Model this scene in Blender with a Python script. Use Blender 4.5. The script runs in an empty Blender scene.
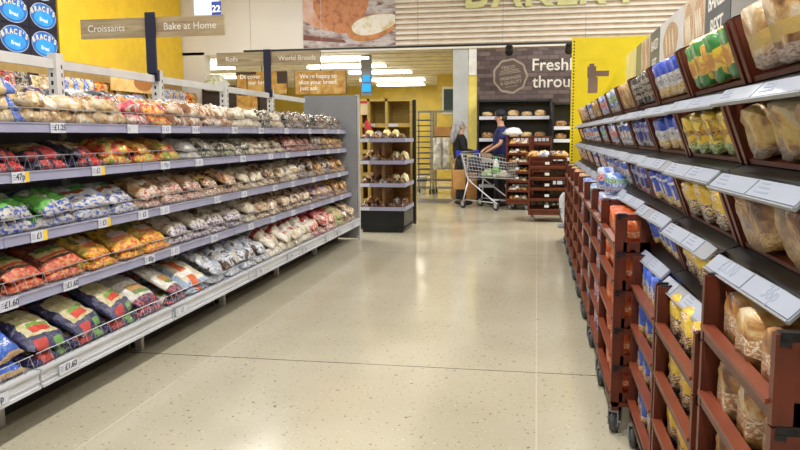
import bpy, bmesh, math, random
from mathutils import Vector, Matrix, noise as mnoise
rnd = random.Random(7)
SC = bpy.context.scene
COL = SC.collection
R = math.radians

# ------------------------------------------------------------------ helpers
def lin(c):
    def f(v):
        v /= 255.0
        return v / 12.92 if v <= .04045 else ((v + .055) / 1.055) ** 2.4
    return (f(c[0]), f(c[1]), f(c[2]), 1)

class NT:
    def __init__(s, name):
        s.m = bpy.data.materials.new(name); s.m.use_nodes = True
        s.t = s.m.node_tree; s.n = s.t.nodes; s.b = s.n['Principled BSDF']
    def new(s, t, **k):
        n = s.n.new(t)
        for a, v in k.items(): setattr(n, a, v)
        return n
    def link(s, a, b): s.t.links.new(a, b)
    def inp(s, sock, v):
        if hasattr(v, 'is_linked') or isinstance(v, bpy.types.NodeSocket): s.link(v, sock)
        else: sock.default_value = v
    def math(s, op, a, b=0.0, c=None):
        n = s.new('ShaderNodeMath', operation=op)
        s.inp(n.inputs[0], a); s.inp(n.inputs[1], b)
        if c is not None: s.inp(n.inputs[2], c)
        return n.outputs[0]
    def mix(s, f, a, b, bt='MIX'):
        n = s.new('ShaderNodeMix', data_type='RGBA', blend_type=bt)
        s.inp(n.inputs['Factor'], f); s.inp(n.inputs[6], a); s.inp(n.inputs[7], b)
        return n.outputs[2]
    def coord(s, rand=False, which='Object'):
        o = s.new('ShaderNodeTexCoord').outputs[which]
        if not rand: return o
        r = s.new('ShaderNodeObjectInfo').outputs['Random']
        k = s.math('MULTIPLY', r, 37.0)
        cx = s.new('ShaderNodeCombineXYZ'); s.link(k, cx.inputs[0]); s.link(k, cx.inputs[1]); s.link(k, cx.inputs[2])
        v = s.new('ShaderNodeVectorMath', operation='ADD'); s.link(o, v.inputs[0]); s.link(cx.outputs[0], v.inputs[1])
        return v.outputs[0]
    def scale(s, vec, sc):
        v = s.new('ShaderNodeVectorMath', operation='MULTIPLY'); s.link(vec, v.inputs[0]); v.inputs[1].default_value = sc
        return v.outputs[0]
    def noise(s, vec, scale, detail=2.0, rough=.5, dist=0.0):
        n = s.new('ShaderNodeTexNoise'); s.link(vec, n.inputs['Vector'])
        n.inputs['Scale'].default_value = scale; n.inputs['Detail'].default_value = detail
        n.inputs['Roughness'].default_value = rough; n.inputs['Distortion'].default_value = dist
        return n.outputs['Fac']
    def ramp(s, f, stops, interp='LINEAR'):
        n = s.new('ShaderNodeValToRGB'); n.color_ramp.interpolation = interp
        e = n.color_ramp.elements
        while len(e) > 1: e.remove(e[-1])
        e[0].position, e[0].color = stops[0][0], stops[0][1]
        for p, c in stops[1:]:
            x = e.new(p); x.color = c
        s.link(f, n.inputs[0]); return n.outputs[0]
    def bump(s, h, strength=.3, dist=.01):
        n = s.new('ShaderNodeBump'); n.inputs['Strength'].default_value = strength; n.inputs['Distance'].default_value = dist
        s.link(h, n.inputs['Height']); s.link(n.outputs[0], s.b.inputs['Normal']); s.link(n.outputs[0], s.b.inputs['Coat Normal'])
    def fin(s, col, rough=.5, metal=0.0, spec=.5, coat=0.0):
        s.inp(s.b.inputs['Base Color'], col); s.inp(s.b.inputs['Roughness'], rough)
        s.b.inputs['Metallic'].default_value = metal; s.b.inputs['Specular IOR Level'].default_value = spec
        s.b.inputs['Coat Weight'].default_value = coat; s.b.inputs['Coat Roughness'].default_value = .07
        return s.m

MC = {}
def flat(name, c, rough=.5, metal=0, spec=.5, var=.06, scale=6.0, coat=0):
    """plain surface with a faint procedural mottling"""
    if name in MC: return MC[name]
    t = NT(name); n = t.noise(t.coord(), scale, 3)
    a = lin([v * (1 - var) for v in c]); b = lin([min(255, v * (1 + var)) for v in c])
    MC[name] = t.fin(t.ramp(n, [(.3, a), (.7, b)]), rough, metal, spec, coat)
    return MC[name]
def emit(name, c, st):
    if name in MC: return MC[name]
    t = NT(name); t.b.inputs['Emission Color'].default_value = lin(c); t.b.inputs['Emission Strength'].default_value = st
    MC[name] = t.fin(lin(c)); return MC[name]
def blotch(name, cols, scale=18.0, rough=.35, stretch=(1, 1, 1), bump=.5, bscale=40, coat=.5, patches=(), rand=True, lo=.40, hi=.60, const=False):
    """printed film: a noise ramp of colours, sharpened to paint in glints and gaps, then rectangular printed panels in object space"""
    t = NT(name); o = t.coord(); v = t.scale(t.coord(rand), stretch)
    n = t.noise(v, scale, 3, .6, .4)
    k = len(cols)
    col = t.ramp(n, [(lo + (hi - lo) * i / max(1, k - 1), lin(c)) for i, c in enumerate(cols)], 'CONSTANT' if const else 'LINEAR')  # pale and dark ends double as painted highlights and dark gaps
    if patches:
        w = t.new('ShaderNodeTexNoise'); t.link(t.coord(rand), w.inputs['Vector']); w.inputs['Scale'].default_value = 14
        d = t.new('ShaderNodeVectorMath', operation='MULTIPLY_ADD'); t.link(w.outputs['Color'], d.inputs[0])
        d.inputs[1].default_value = (.03, .03, .03); a = t.new('ShaderNodeVectorMath', operation='ADD'); a.inputs[1].default_value = (-.015,) * 3
        t.link(o, d.inputs[2]); t.link(d.outputs[0], a.inputs[0])
        sp = t.new('ShaderNodeSeparateXYZ'); t.link(a.outputs[0], sp.inputs[0])
        for p in patches:          # (axis ranges {0:(c,w),1:..}, colour, speckle colour or None)
            m = None
            for ax, (c, ww) in p[0].items():
                q = t.math('COMPARE', sp.outputs[ax], c, ww); m = q if m is None else t.math('MULTIPLY', m, q)
            pc = lin(p[1])
            if len(p) > 2 and p[2]:
                pn = t.noise(t.scale(t.coord(rand), tuple(a * b for a, b in zip(p[3] if len(p) > 3 else (1, 1, 1), (.8, .55, 1.3)))), (p[4] if len(p) > 4 else 60.0) * 2.4, 2)
                pc = t.ramp(pn, [(.46, lin(p[1])), (.60, lin(p[2]))])
            col = t.mix(m, col, pc)
    if bump: t.bump(t.noise(t.coord(rand), bscale, 4, .65, 1.2), bump, .012)
    return t.fin(col, rough, 0, .5, coat)

def blotch_soft(*a, **k): return blotch(*a, lo=.3, hi=.72, **k)

class MB:
    """mesh builder: collects shapes into ONE mesh"""
    def __init__(s): s.v = []; s.f = []; s.mi = []; s.M = Matrix()
    def add(s, vs, fs, mi=0, M=None):
        b = len(s.v); T = s.M @ M if M is not None else s.M
        s.v += [T @ Vector(p) for p in vs]; s.f += [[b + i for i in f] for f in fs]; s.mi += [mi] * len(fs); return s
    def box(s, x0, x1, y0, y1, z0, z1, mi=0, M=None):
        return s.add([(x, y, z) for x in (x0, x1) for y in (y0, y1) for z in (z0, z1)],
                     [(0, 1, 3, 2), (4, 6, 7, 5), (0, 4, 5, 1), (2, 3, 7, 6), (0, 2, 6, 4), (1, 5, 7, 3)], mi, M)
    def tube(s, pts, r, n=6, mi=0, M=None):
        pts = [Vector(p) for p in pts]; vs = []; fs = []
        for i, p in enumerate(pts):
            d = (pts[min(i + 1, len(pts) - 1)] - pts[max(i - 1, 0)]).normalized()
            u = d.cross(Vector((0, 0, 1)) if abs(d.z) < .9 else Vector((1, 0, 0))).normalized(); w = d.cross(u)
            rr = r[i] if isinstance(r, (list, tuple)) else r
            for k in range(n):
                a = 2 * math.pi * k / n; vs.append(p + u * math.cos(a) * rr + w * math.sin(a) * rr)
        for i in range(len(pts) - 1):
            for k in range(n):
                fs.append((i * n + k, i * n + (k + 1) % n, (i + 1) * n + (k + 1) % n, (i + 1) * n + k))
        fs.append(tuple(range(n))[::-1]); fs.append(tuple((len(pts) - 1) * n + k for k in range(n)))
        return s.add(vs, fs, mi, M)
    def lathe(s, prof, n=16, mi=0, M=None):
        vs = []; fs = []
        for (r, z) in prof:
            for k in range(n):
                a = 2 * math.pi * k / n; vs.append((r * math.cos(a), r * math.sin(a), z))
        for i in range(len(prof) - 1):
            for k in range(n):
                fs.append((i * n + k, i * n + (k + 1) % n, (i + 1) * n + (k + 1) % n, (i + 1) * n + k))
        fs.append(tuple(range(n))[::-1]); fs.append(tuple((len(prof) - 1) * n + k for k in range(n)))
        return s.add(vs, fs, mi, M)
    def prism(s, poly, z0, z1, mi=0, M=None):
        n = len(poly)
        vs = [(x, y, z0) for x, y in poly] + [(x, y, z1) for x, y in poly]
        fs = [tuple(range(n))[::-1], tuple(range(n, 2 * n))] + [(i, (i + 1) % n, n + (i + 1) % n, n + i) for i in range(n)]
        return s.add(vs, fs, mi, M)
    def ball(s, c, r, n=10, m=7, mi=0, M=None):
        r = r if isinstance(r, (list, tuple)) else (r, r, r)
        vs = [(c[0], c[1], c[2] - r[2])]; fs = []
        for i in range(1, m):
            a = -math.pi / 2 + math.pi * i / m
            for k in range(n):
                b = 2 * math.pi * k / n
                vs.append((c[0] + r[0] * math.cos(a) * math.cos(b), c[1] + r[1] * math.cos(a) * math.sin(b), c[2] + r[2] * math.sin(a)))
        vs.append((c[0], c[1], c[2] + r[2])); L = len(vs) - 1
        for k in range(n):
            fs.append((0, 1 + (k + 1) % n, 1 + k)); fs.append((L, L - n + k, L - n + (k + 1) % n))
            for i in range(m - 2):
                a = 1 + i * n
                fs.append((a + k, a + (k + 1) % n, a + n + (k + 1) % n, a + n + k))
        return s.add(vs, fs, mi, M)
    def text(s, body, size, M, mi=0, ext=.0008, bold=0.0):
        me = text_mesh(body, size, ext, bold)
        return s.add([v.co.copy() for v in me.vertices], [list(p.vertices) for p in me.polygons], mi, M)
    def mesh(s, name, mats, smooth=False):
        me = bpy.data.meshes.new(name); me.from_pydata([tuple(v) for v in s.v], [], s.f)
        for m in (mats if isinstance(mats, (list, tuple)) else [mats]): me.materials.append(m)
        me.polygons.foreach_set('material_index', s.mi)
        if smooth: me.polygons.foreach_set('use_smooth', [True] * len(s.f))
        bm = bmesh.new(); bm.from_mesh(me); bmesh.ops.recalc_face_normals(bm, faces=bm.faces); bm.to_mesh(me); bm.free()
        me.update(); return me
    def build(s, name, mats, parent=None, smooth=False, M=None, bevel=0):
        o = bpy.data.objects.new(name, s.mesh(name, mats, smooth)); COL.objects.link(o)
        if parent: o.parent = parent
        if M is not None: o.matrix_local = M
        if bevel:
            b = o.modifiers.new('bevel', 'BEVEL'); b.width = bevel; b.segments = 2; b.limit_method = 'ANGLE'
        return o

TXT = {}
def text_mesh(body, size, ext, bold):
    k = (body, size, ext, bold)
    if k in TXT: return TXT[k]
    cu = bpy.data.curves.new('lettering', 'FONT'); cu.body = body; cu.size = size; cu.extrude = ext; cu.align_x = 'CENTER'; cu.align_y = 'CENTER'
    cu.offset = bold; cu.resolution_u = 3
    o = bpy.data.objects.new('lettering', cu); COL.objects.link(o)
    dg = bpy.context.evaluated_depsgraph_get(); dg.update()
    me = bpy.data.meshes.new_from_object(o.evaluated_get(dg)); bpy.data.objects.remove(o); bpy.data.curves.remove(cu)
    TXT[k] = me; return me
def frame(o, x, y, z):
    m = Matrix.Identity(4)
    for i, a in enumerate((x, y, z)):
        for j in range(3): m[j][i] = a[j]
    m.translation = Vector(o); return m
def face_plus_x(p): return frame(p, (0, 1, 0), (0, 0, 1), (1, 0, 0))
def face_minus_x(p): return frame(p, (0, -1, 0), (0, 0, 1), (-1, 0, 0))
def face_cam(p): return frame(p, (1, 0, 0), (0, 0, 1), (0, -1, 0))
def T(x, y, z): return Matrix.Translation((x, y, z))
def tag(o, label, cat, group=None, kind=None):
    if len(label.split()) > 16: print('LONG', len(label.split()), label)
    o['label'] = label; o['category'] = cat
    if group: o['group'] = group
    if kind: o['kind'] = kind
    return o
def struct(o): o['kind'] = 'structure'; return o
def empty(name, M, label, cat, group=None):
    o = bpy.data.objects.new(name, None); COL.objects.link(o); o.empty_display_size = .1
    o.matrix_world = M if isinstance(M, Matrix) else T(*M); return tag(o, label, cat, group)
def copy_tree(o, M=None, parent=None):
    c = o.copy(); COL.objects.link(c)
    if parent: c.parent = parent
    elif M is not None: c.matrix_world = M
    for ch in KIDS.get(o.name, []): copy_tree(ch, None, c)
    return c
KIDS = {}
def remember(o):
    ks = [x for x in COL.objects if x.parent == o]; KIDS[o.name] = ks
    for k in ks: remember(k)
ORD = ['first', 'second', 'third', 'fourth', 'fifth', 'sixth', 'seventh', 'eighth', 'ninth', 'tenth', 'eleventh', 'twelfth', 'thirteenth', 'fourteenth',
       'fifteenth', 'sixteenth', 'seventeenth', 'eighteenth', 'nineteenth', 'twentieth', 'twenty-first', 'twenty-second', 'twenty-third', 'twenty-fourth']

# ------------------------------------------------------------------ camera
def setup_camera():
    f, yaw, pitch, roll = 744.8, .1809, .1201, -.0056
    cy, sy = math.cos(yaw), math.sin(yaw)
    fwd = Vector((-sy * math.cos(pitch), cy * math.cos(pitch), -math.sin(pitch))); rt = Vector((cy, sy, 0)); up = rt.cross(fwd)
    c, s = math.cos(roll), math.sin(roll)
    r2 = c * rt + s * up; u2 = -s * rt + c * up
    cam = bpy.data.cameras.new('camera'); cam.sensor_width = 36; cam.lens = f / 800 * 36; cam.clip_end = 200
    o = bpy.data.objects.new('camera', cam); COL.objects.link(o); o.matrix_world = frame((0, 0, 1.35), r2, u2, -fwd); SC.camera = o
setup_camera()

# ------------------------------------------------------------------ materials of the place
def floor_mat():
    t = NT('terrazzo'); o = t.coord()
    big = t.noise(o, .9, 3); col = t.ramp(big, [(.3, lin((184, 176, 152))), (.7, lin((199, 191, 168)))])
    for sc, th, c in ((42, .70, (132, 112, 84)), (70, .71, (232, 226, 204)), (24, .745, (110, 92, 70))):
        n = t.noise(o, sc, 1.5, .5); m = t.ramp(n, [(th - .03, (0, 0, 0, 1)), (th, (1, 1, 1, 1))]); col = t.mix(t.math('MULTIPLY', m, .75), col, lin(c))
    sp = t.new('ShaderNodeSeparateXYZ'); t.link(o, sp.inputs[0])
    j = t.math('COMPARE', sp.outputs[1], 4.19, .005); col = t.mix(j, col, lin((70, 60, 48)))
    for y in (8.4, 12.6): col = t.mix(t.math('COMPARE', sp.outputs[1], y, .004), col, lin((150, 138, 112)))
    for x in (-1.95, .02): col = t.mix(t.math('MULTIPLY', t.math('COMPARE', sp.outputs[0], x, .004), .45), col, lin((228, 220, 196)))
    col = t.mix(t.math('MULTIPLY', t.math('COMPARE', sp.outputs[0], -1.06, .004), .12), col, lin((160, 146, 118)))
    ro = t.ramp(t.noise(o, 2.2, 3), [(.3, (.10, .10, .10, 1)), (.7, (.18, .18, .18, 1))])
    return t.fin(col, ro, 0, .5)
def brick_mat():
    t = NT('purple_brown_tile'); sp = t.new('ShaderNodeSeparateXYZ'); t.link(t.coord(), sp.inputs[0])
    cb = t.new('ShaderNodeCombineXYZ'); t.link(sp.outputs[0], cb.inputs[0]); t.link(sp.outputs[2], cb.inputs[1])
    b = t.new('ShaderNodeTexBrick'); t.link(cb.outputs[0], b.inputs['Vector'])
    b.inputs['Color1'].default_value = lin((74, 58, 58)); b.inputs['Color2'].default_value = lin((132, 112, 110)); b.inputs['Mortar'].default_value = lin((72, 60, 58))
    b.inputs['Scale'].default_value = 1.0; b.inputs['Mortar Size'].default_value = .006; b.inputs['Brick Width'].default_value = .21; b.inputs['Row Height'].default_value = .086
    b.inputs['Bias'].default_value = -.1
    return t.fin(b.outputs['Color'], .35)
def wood_mat(name, a, b, scale=5, axis=(1, 1, 9)):
    t = NT(name); n = t.noise(t.scale(t.coord(), axis), scale, 4, .6, .6)
    return t.fin(t.ramp(n, [(.3, lin(a)), (.7, lin(b))]), .55)
M_floor = floor_mat(); M_brick = brick_mat()
M_yel = flat('yellow_paint', (236, 196, 40), .5, var=.03)
M_yelp = flat('yellow_metal_panel', (250, 226, 20), .45, var=.02)
M_cream = flat('cream_wall', (230, 226, 220), .7, var=.02, scale=1)
M_ceil = flat('ceiling_white', (225, 222, 214), .8, var=.02)
M_soff = flat('recess_ceiling_tan', (214, 206, 184), .6)
M_grey = flat('grey_panel', (150, 153, 158), .5, var=.02)
M_white = flat('white_metal', (216, 216, 212), .4, var=.03)
M_slot = flat('dark_slot', (40, 40, 44), .6)
M_shelf = flat('shelf_grey', (165, 165, 172), .45, var=.03)
M_rail = flat('price_strip_lavender', (163, 163, 188), .35, var=.03)
M_kick = flat('base_strip_white', (206, 208, 212), .35, var=.03)
M_tick = flat('ticket_white', (216, 219, 228), .35, var=.01)
M_tyel = flat('ticket_yellow', (240, 205, 60), .45)
M_ink = flat('ticket_ink', (62, 66, 88), .6)
M_inkg = flat('ticket_grey_print', (150, 158, 178), .6)
M_wire = flat('wire_grey', (190, 190, 195), .3, .7)
M_black = flat('black_plastic', (22, 22, 24), .4)
M_navy = flat('navy_metal', (28, 32, 62), .45)
M_navyp = flat('navy_print', (16, 20, 44), .35)
M_sign = wood_mat('pale_wood_board', (150, 128, 96), (196, 178, 142), 3, (1, 1, 12))
M_sltr = flat('sign_lettering_white', (240, 236, 226), .5)
M_crate = flat('bread_crate_brown', (92, 38, 20), .42, var=.14, scale=9)
M_cratel = flat('crate_rim_tan', (122, 58, 34), .4, var=.1)
M_rub = flat('wheel_grey_rubber', (120, 122, 124), .5)
M_steel = flat('steel', (150, 152, 156), .3, .8)
M_dark = flat('dark_interior', (34, 30, 28), .6)

# ------------------------------------------------------------------ the setting
def plane_box(name, a, m): return struct(MB().box(*a).build(name, m))
plane_box('floor', (-11, 5, -7, 28, -.1, 0), M_floor)
plane_box('ceiling', (-7.8, 5, -7, 15.4, 4.9, 5.0), M_ceil)
plane_box('wall_left', (-7.8, -7.7, -7, 15.6, 0, 4.9), M_cream)
plane_box('wall_right', (4.9, 5.0, -7, 15.6, 0, 4.9), M_cream)
plane_box('trim_1', (-7.7, -7.58, 11.08, 15.36, 2.58, 4.9), M_yel)        # yellow band above the side-wall shelving
plane_box('wall_bulkhead', (-7.7, -2.88, 15.4, 15.7, 3.09, 4.9), M_cream)
plane_box('trim_2', (-7.70, -7.1, 15.4, 15.7, 0, 3.15), M_cream)          # cream pier below the bulkhead
def slat_wall():
    m = MB().box(-2.88, 4.9, 15.43, 15.7, 3.085, 4.9, 1)
    z = 3.085
    while z < 4.88:
        m.box(-2.88, 4.9, 15.36, 15.43, z, z + .042, 0); z += .105
    return struct(m.build('wall_slatted', [flat('slat_lit_cream', (242, 237, 228), .5, var=.02), flat('slat_shading_tan', (220, 200, 178), .6)]))  # cream painted as slat highlight, tan as the shading between slats
slat_wall()
plane_box('wall_tiled', (-1.21, 4.9, 15.42, 15.7, 0, 3.06), M_brick)
plane_box('trim_4', (-1.21, 4.9, 15.43, 15.7, 3.06, 3.085), flat('soffit_tan', (190, 168, 142), .6))
plane_box('wall_pillar', (-1.70, -1.39, 15.42, 15.75, 0, 3.15), flat('pillar_grey', (196, 200, 202), .5, var=.02))
plane_box('trim_5', (-1.39, -1.21, 15.44, 15.7, 0, 2.85), flat('post_yellow', (246, 226, 120), .5, var=.03))
plane_box('trim_6', (-1.38, -1.22, 15.40, 15.72, 2.55, 3.15), flat('post_top_white', (240, 240, 236), .4))
plane_box('trim_7', (-1.72, -1.2, 15.36, 15.44, .05, .66), wood_mat('kick_board_tan', (150, 100, 48), (190, 136, 72)))
# bakery recess behind the bulkhead
plane_box('wall_recess_back', (-11, -1, 26.9, 27.1, 0, 3.2), flat('recess_yellow', (204, 178, 70), .55, var=.05, scale=2))
plane_box('wall_recess_right', (-1.6, -1.5, 15.75, 26.9, 0, 3.2), flat('recess_yellow_side', (222, 196, 80), .55))
plane_box('wall_recess_left', (-11, -10.9, 15.7, 26.9, 0, 3.2), M_cream)
def recess_ceiling():
    m = MB().box(-11, -1.2, 15.7, 27, 3.12, 3.2)
    for k in range(12): m.box(-11, -1.2, 16.2 + k * .9, 16.24 + k * .9, 3.10, 3.12)
    return struct(m.build('ceiling_recess', M_soff))
recess_ceiling()
plane_box('trim_8', (-7.1, -1.7, 14.7, 15.6, .001, .004), flat('threshold_grey', (96, 90, 82), .5))
plane_box('trim_9', (-3.20, -3.10, 26.78, 26.9, 0, 3.1), flat('pipe_box_olive', (196, 172, 84), .5))
def recess_window():
    w = struct(MB().box(-2.75, -2.70, 22.0, 22.06, 1.95, 2.75).box(-2.30, -2.25, 22.0, 22.06, 1.95, 2.75).box(-2.70, -2.30, 22.0, 22.06, 1.95, 2.02)
               .box(-2.70, -2.30, 22.0, 22.06, 2.68, 2.75).build('window_1', M_white))
    MB().box(-2.70, -2.30, 22.02, 22.04, 2.02, 2.68).build('window_pane', flat('pane_dark', (70, 84, 92), .12), w)
plane_box('wall_recess_partition', (-2.9, -1.6, 22.06, 22.2, 0, 3.12), flat('partition_yellow', (204, 180, 80), .55))
recess_window()

# ------------------------------------------------------------------ lights (unseen ceiling lights, rear ones added to brighten the back)
def area(name, loc, sx, sy, power, col=(1, .99, .985)):
    l = bpy.data.lights.new(name, 'AREA'); l.shape = 'RECTANGLE'; l.size = sx; l.size_y = sy; l.energy = power; l.color = col
    o = bpy.data.objects.new(name, l); COL.objects.link(o); o.location = loc
for x in (-.5,):
    for y in (-4.5, -1.8, .6, 2.8, 5.0): area('unseen_ceiling_light', (x, y, 4.75), .25, 1.6, 165)
for x in (-5.6, 2.4):
    for y in (-1.5, 1.5, 4.5, 7.5, 10.2, 12.9): area('unseen_ceiling_light', (x, y, 4.75), .25, 1.8, (105 if x < 0 else 80) if y < 7 else (90 if x < 0 else 140))  # rear lights of these side rows added to brighten the background
for x in (-4.4, .7): area('unseen_ceiling_light', (x, 10.9, 4.78), .2, 1.6, 360)  # unseen pair added to brighten the bulkhead
M_tube = emit('tube_light', (255, 252, 244), 16.0)
M_fit = flat('light_fitting_white', (230, 230, 226), .4)
TUB = [(-4.25, 16.4, 1.2, 'nearest the opening'), (-4.65, 18.2, 1.95, 'second from the opening'), (-4.2, 20.1, 1.7, 'third from the opening'), (-4.4, 22.9, 2.0, 'fourth from the opening'), (-4.55, 25.2, 1.6, 'farthest back by the yellow wall'),
       (-7.65, 16.6, .8, 'at the left, nearest the opening'), (-7.95, 17.8, 1.0, 'at the left, second from the opening'), (-9.1, 20.7, 1.3, 'at the left, farthest back')]
for x, y, w, d in TUB:
    t = empty('strip_light', (x, y, 3.08), 'bright fluorescent strip light in the bakery recess, ' + d, 'light', 'strip lights of the bakery recess')
    MB().box(-w / 2, w / 2, -.09, .09, -.02, .02).build('fitting', M_fit, t)
    MB().box(-w / 2, w / 2, -.14, .14, -.07, -.021).build('diffuser', M_tube, t)
    area('strip_lamp', (x, y, 2.98), w, .1, 85, (1, .97, .88))
w_ = bpy.data.worlds.new('shop_ambience'); SC.world = w_; w_.use_nodes = True
w_.node_tree.nodes['Background'].inputs[0].default_value = (1, .96, .9, 1); w_.node_tree.nodes['Background'].inputs[1].default_value = .08
SC.view_settings.view_transform = 'Standard'; SC.view_settings.look = 'None'; SC.view_settings.gamma = 1; SC.view_settings.use_curve_mapping = False
SC.view_settings.exposure = -1.18

# ------------------------------------------------------------------ left shelving: bays with shelves, price strips, wire fences, tickets
XF, XB = -2.25, -2.95
XS_ = [-2.42, -2.41, -2.39, -2.36, -2.25]
BY0, BW = 1.70, 1.277
STRIP = [(1.373, 1.422), (1.139, 1.188), (.849, .898), (.573, .621), (.198, .285)]   # top shelf first: lower and upper edge of each price strip
SHELFW = ['top', 'second', 'middle', 'fourth', 'bottom']
BAYW = ['bay at the left edge', 'nearest full bay', 'second bay', 'third bay', 'fourth bay', 'far end bay']
BAYP = ['left-edge bay', 'nearest bay', 'second bay', 'third bay', 'fourth bay', 'far end bay']
TICKETS = {(0, 1): [(.48, '£1.25', 0), (1.2, '', 0)], (1, 1): [(.16, '47p', 1), (.80, '£1', 1)], (2, 1): [(.24, '£1', 1), (.80, '£1', 1), (1.22, '£1', 0)],
           (3, 0): [(1.24, '£1.60', 0)], (3, 1): [(.42, '£1.60', 0), (1.22, '85p', 0)], (4, 1): [(.2, '£1.60', 0)], (4, 2): [(.1, '£1', 0)]}
def price_strip(si, bi):
    a, b = STRIP[si]; m = MB(); h = b - a
    if si < 4:
        m.box(0, .012, .003, BW - .003, a, b, 0).box(.012, .016, .003, BW - .003, a, a + .006, 0).box(.012, .016, .003, BW - .003, b - .006, b, 0)
        M = [M_rail, M_tick, M_tyel, M_ink]
    else:
        m.box(-.02, .012, .008, BW - .008, a, b, 0).box(.012, .022, .008, BW - .008, a, a + .014, 0).box(.012, .020, .008, BW - .008, b - .012, b, 0).box(.012, .016, .008, BW - .008, a + .03, a + .036, 0)
        M = [M_kick, M_tick, M_tyel, M_ink]
    return m, M, a, b
def tickets(si, bi):
    got = TICKETS.get((si, bi))
    if got is None:
        r = random.Random(si * 17 + bi); got = [(.15 + r.random() * .2, r.choice(['£1', '£1.10', '90p']), 0), (.75 + r.random() * .3, r.choice(['£1', '£1.40', '85p']), 0)]
    return got
def shelf_bay(bi):
    y0 = BY0 + BW * bi
    t = empty('shelving_bay', (XF, y0, 0), 'white steel bread shelving with five stocked shelves, ' + BAYW[bi] + ' on the left', 'shelving', 'shelving bays of the left run')
    D = XF - XB
    MB().box(-D - .012, -D + .012, 0, BW, .05, 1.44).build('back_panel', M_grey, t)
    up = MB().box(-D - .03, -D + .03, -.035, .035, 0, 1.865, 0)
    for k in range(34): up.box(-D + .03, -D + .0315, .012, .022, .12 + k * .05, .145 + k * .05, 1)
    for k in range(34): up.box(-D - .01, -D + .005, -.0365, -.035, .12 + k * .05, .145 + k * .05, 1)
    up.build('upright', [M_white, M_slot], t)
    MB().box(-D - .012, -D + .012, .035, BW - .035, 1.77, 1.825).build('top_rail', M_white, t)
    MB().box(-.24, -.20, -.018, .018, 0, .2).box(-.24, -.04, -.02, .02, .17, .2).build('foot', M_white, t)
    MB().box(-.30, -.28, .03, BW - .03, 0, .19).build('kick_plate', M_dark, t)
    for si in range(5):
        m, ms, a, b = price_strip(si, bi)
        zt = b - .004; dx = XS_[si] - XF
        sh = MB().box(-D + .012 - dx, -.002, .004, BW - .004, zt - (.022 if si < 4 else .05), zt).build('shelf', M_shelf, t); sh.location = (dx, 0, 0)
        m.build('price_strip', ms[0], sh)
        if FENCE.get('m') is None:
            f = MB(); n = 18; p = BW / n
            f.tube([(-.008, .01, .075), (-.008, BW - .01, .075)], .0022, 4)
            for k in range(n): f.tube([(-.008, k * p + .004, .002), (-.008, (k + .5) * p, .074)], .0015, 3).tube([(-.008, (k + .5) * p, .074), (-.008, (k + 1) * p - .004, .002)], .0015, 3)
            FENCE['m'] = f.mesh('wire_fence', M_wire)
        o = bpy.data.objects.new('wire_fence', FENCE['m']); COL.objects.link(o); o.parent = sh; o.location = (0, 0, zt)
        for (yy, s, yel) in tickets(si, bi):
            w = .12 if si < 4 else .15; hh = min(b - a, .05) ; za = (a + b) / 2
            x = .0165 if si < 4 else .0225
            k = MB().box(x, x + .002, yy - w / 2, yy + w / 2, za - hh / 2 - .002, za + hh / 2, 0)
            if yel: k.box(x + .0005, x + .0028, yy + w / 2 - .03, yy + w / 2, za - hh / 2 - .002, za + hh / 2, 1)
            if s: k.text(s, .042, face_plus_x((x + .0028, yy + (.0 if yel else .015), za)), 2 if bi < 2 else 3, .0003, .0008)
            for q in range(3): k.box(x + .0015, x + .0024, yy - w / 2 + .006, yy - w / 2 + .03, za - .012 + q * .01, za - .008 + q * .01, 3)
            k.build('price_ticket', [M_tick, M_tyel, M_ink, M_inkg], sh)
    return t
FENCE = {}
for b in range(6): shelf_bay(b)
def end_panel():
    y = BY0 + BW * 6
    t = empty('end_panel', (XF, y, 0), 'tall plain grey end panel closing the far end of the left shelving', 'panel')
    MB().box(-.72, -.035, .003, .03, .02, 1.86).build('board', M_grey, t)
    u = MB().box(-.033, .012, 0, .035, 0, 1.865, 0)
    for k in range(60): u.box(-.030, -.010, -.0012, 0, .06 + k * .03, .075 + k * .03, 1)
    u.build('slotted_post', [flat('post_light_grey', (196, 198, 200), .4), M_slot], t)
end_panel()

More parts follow.
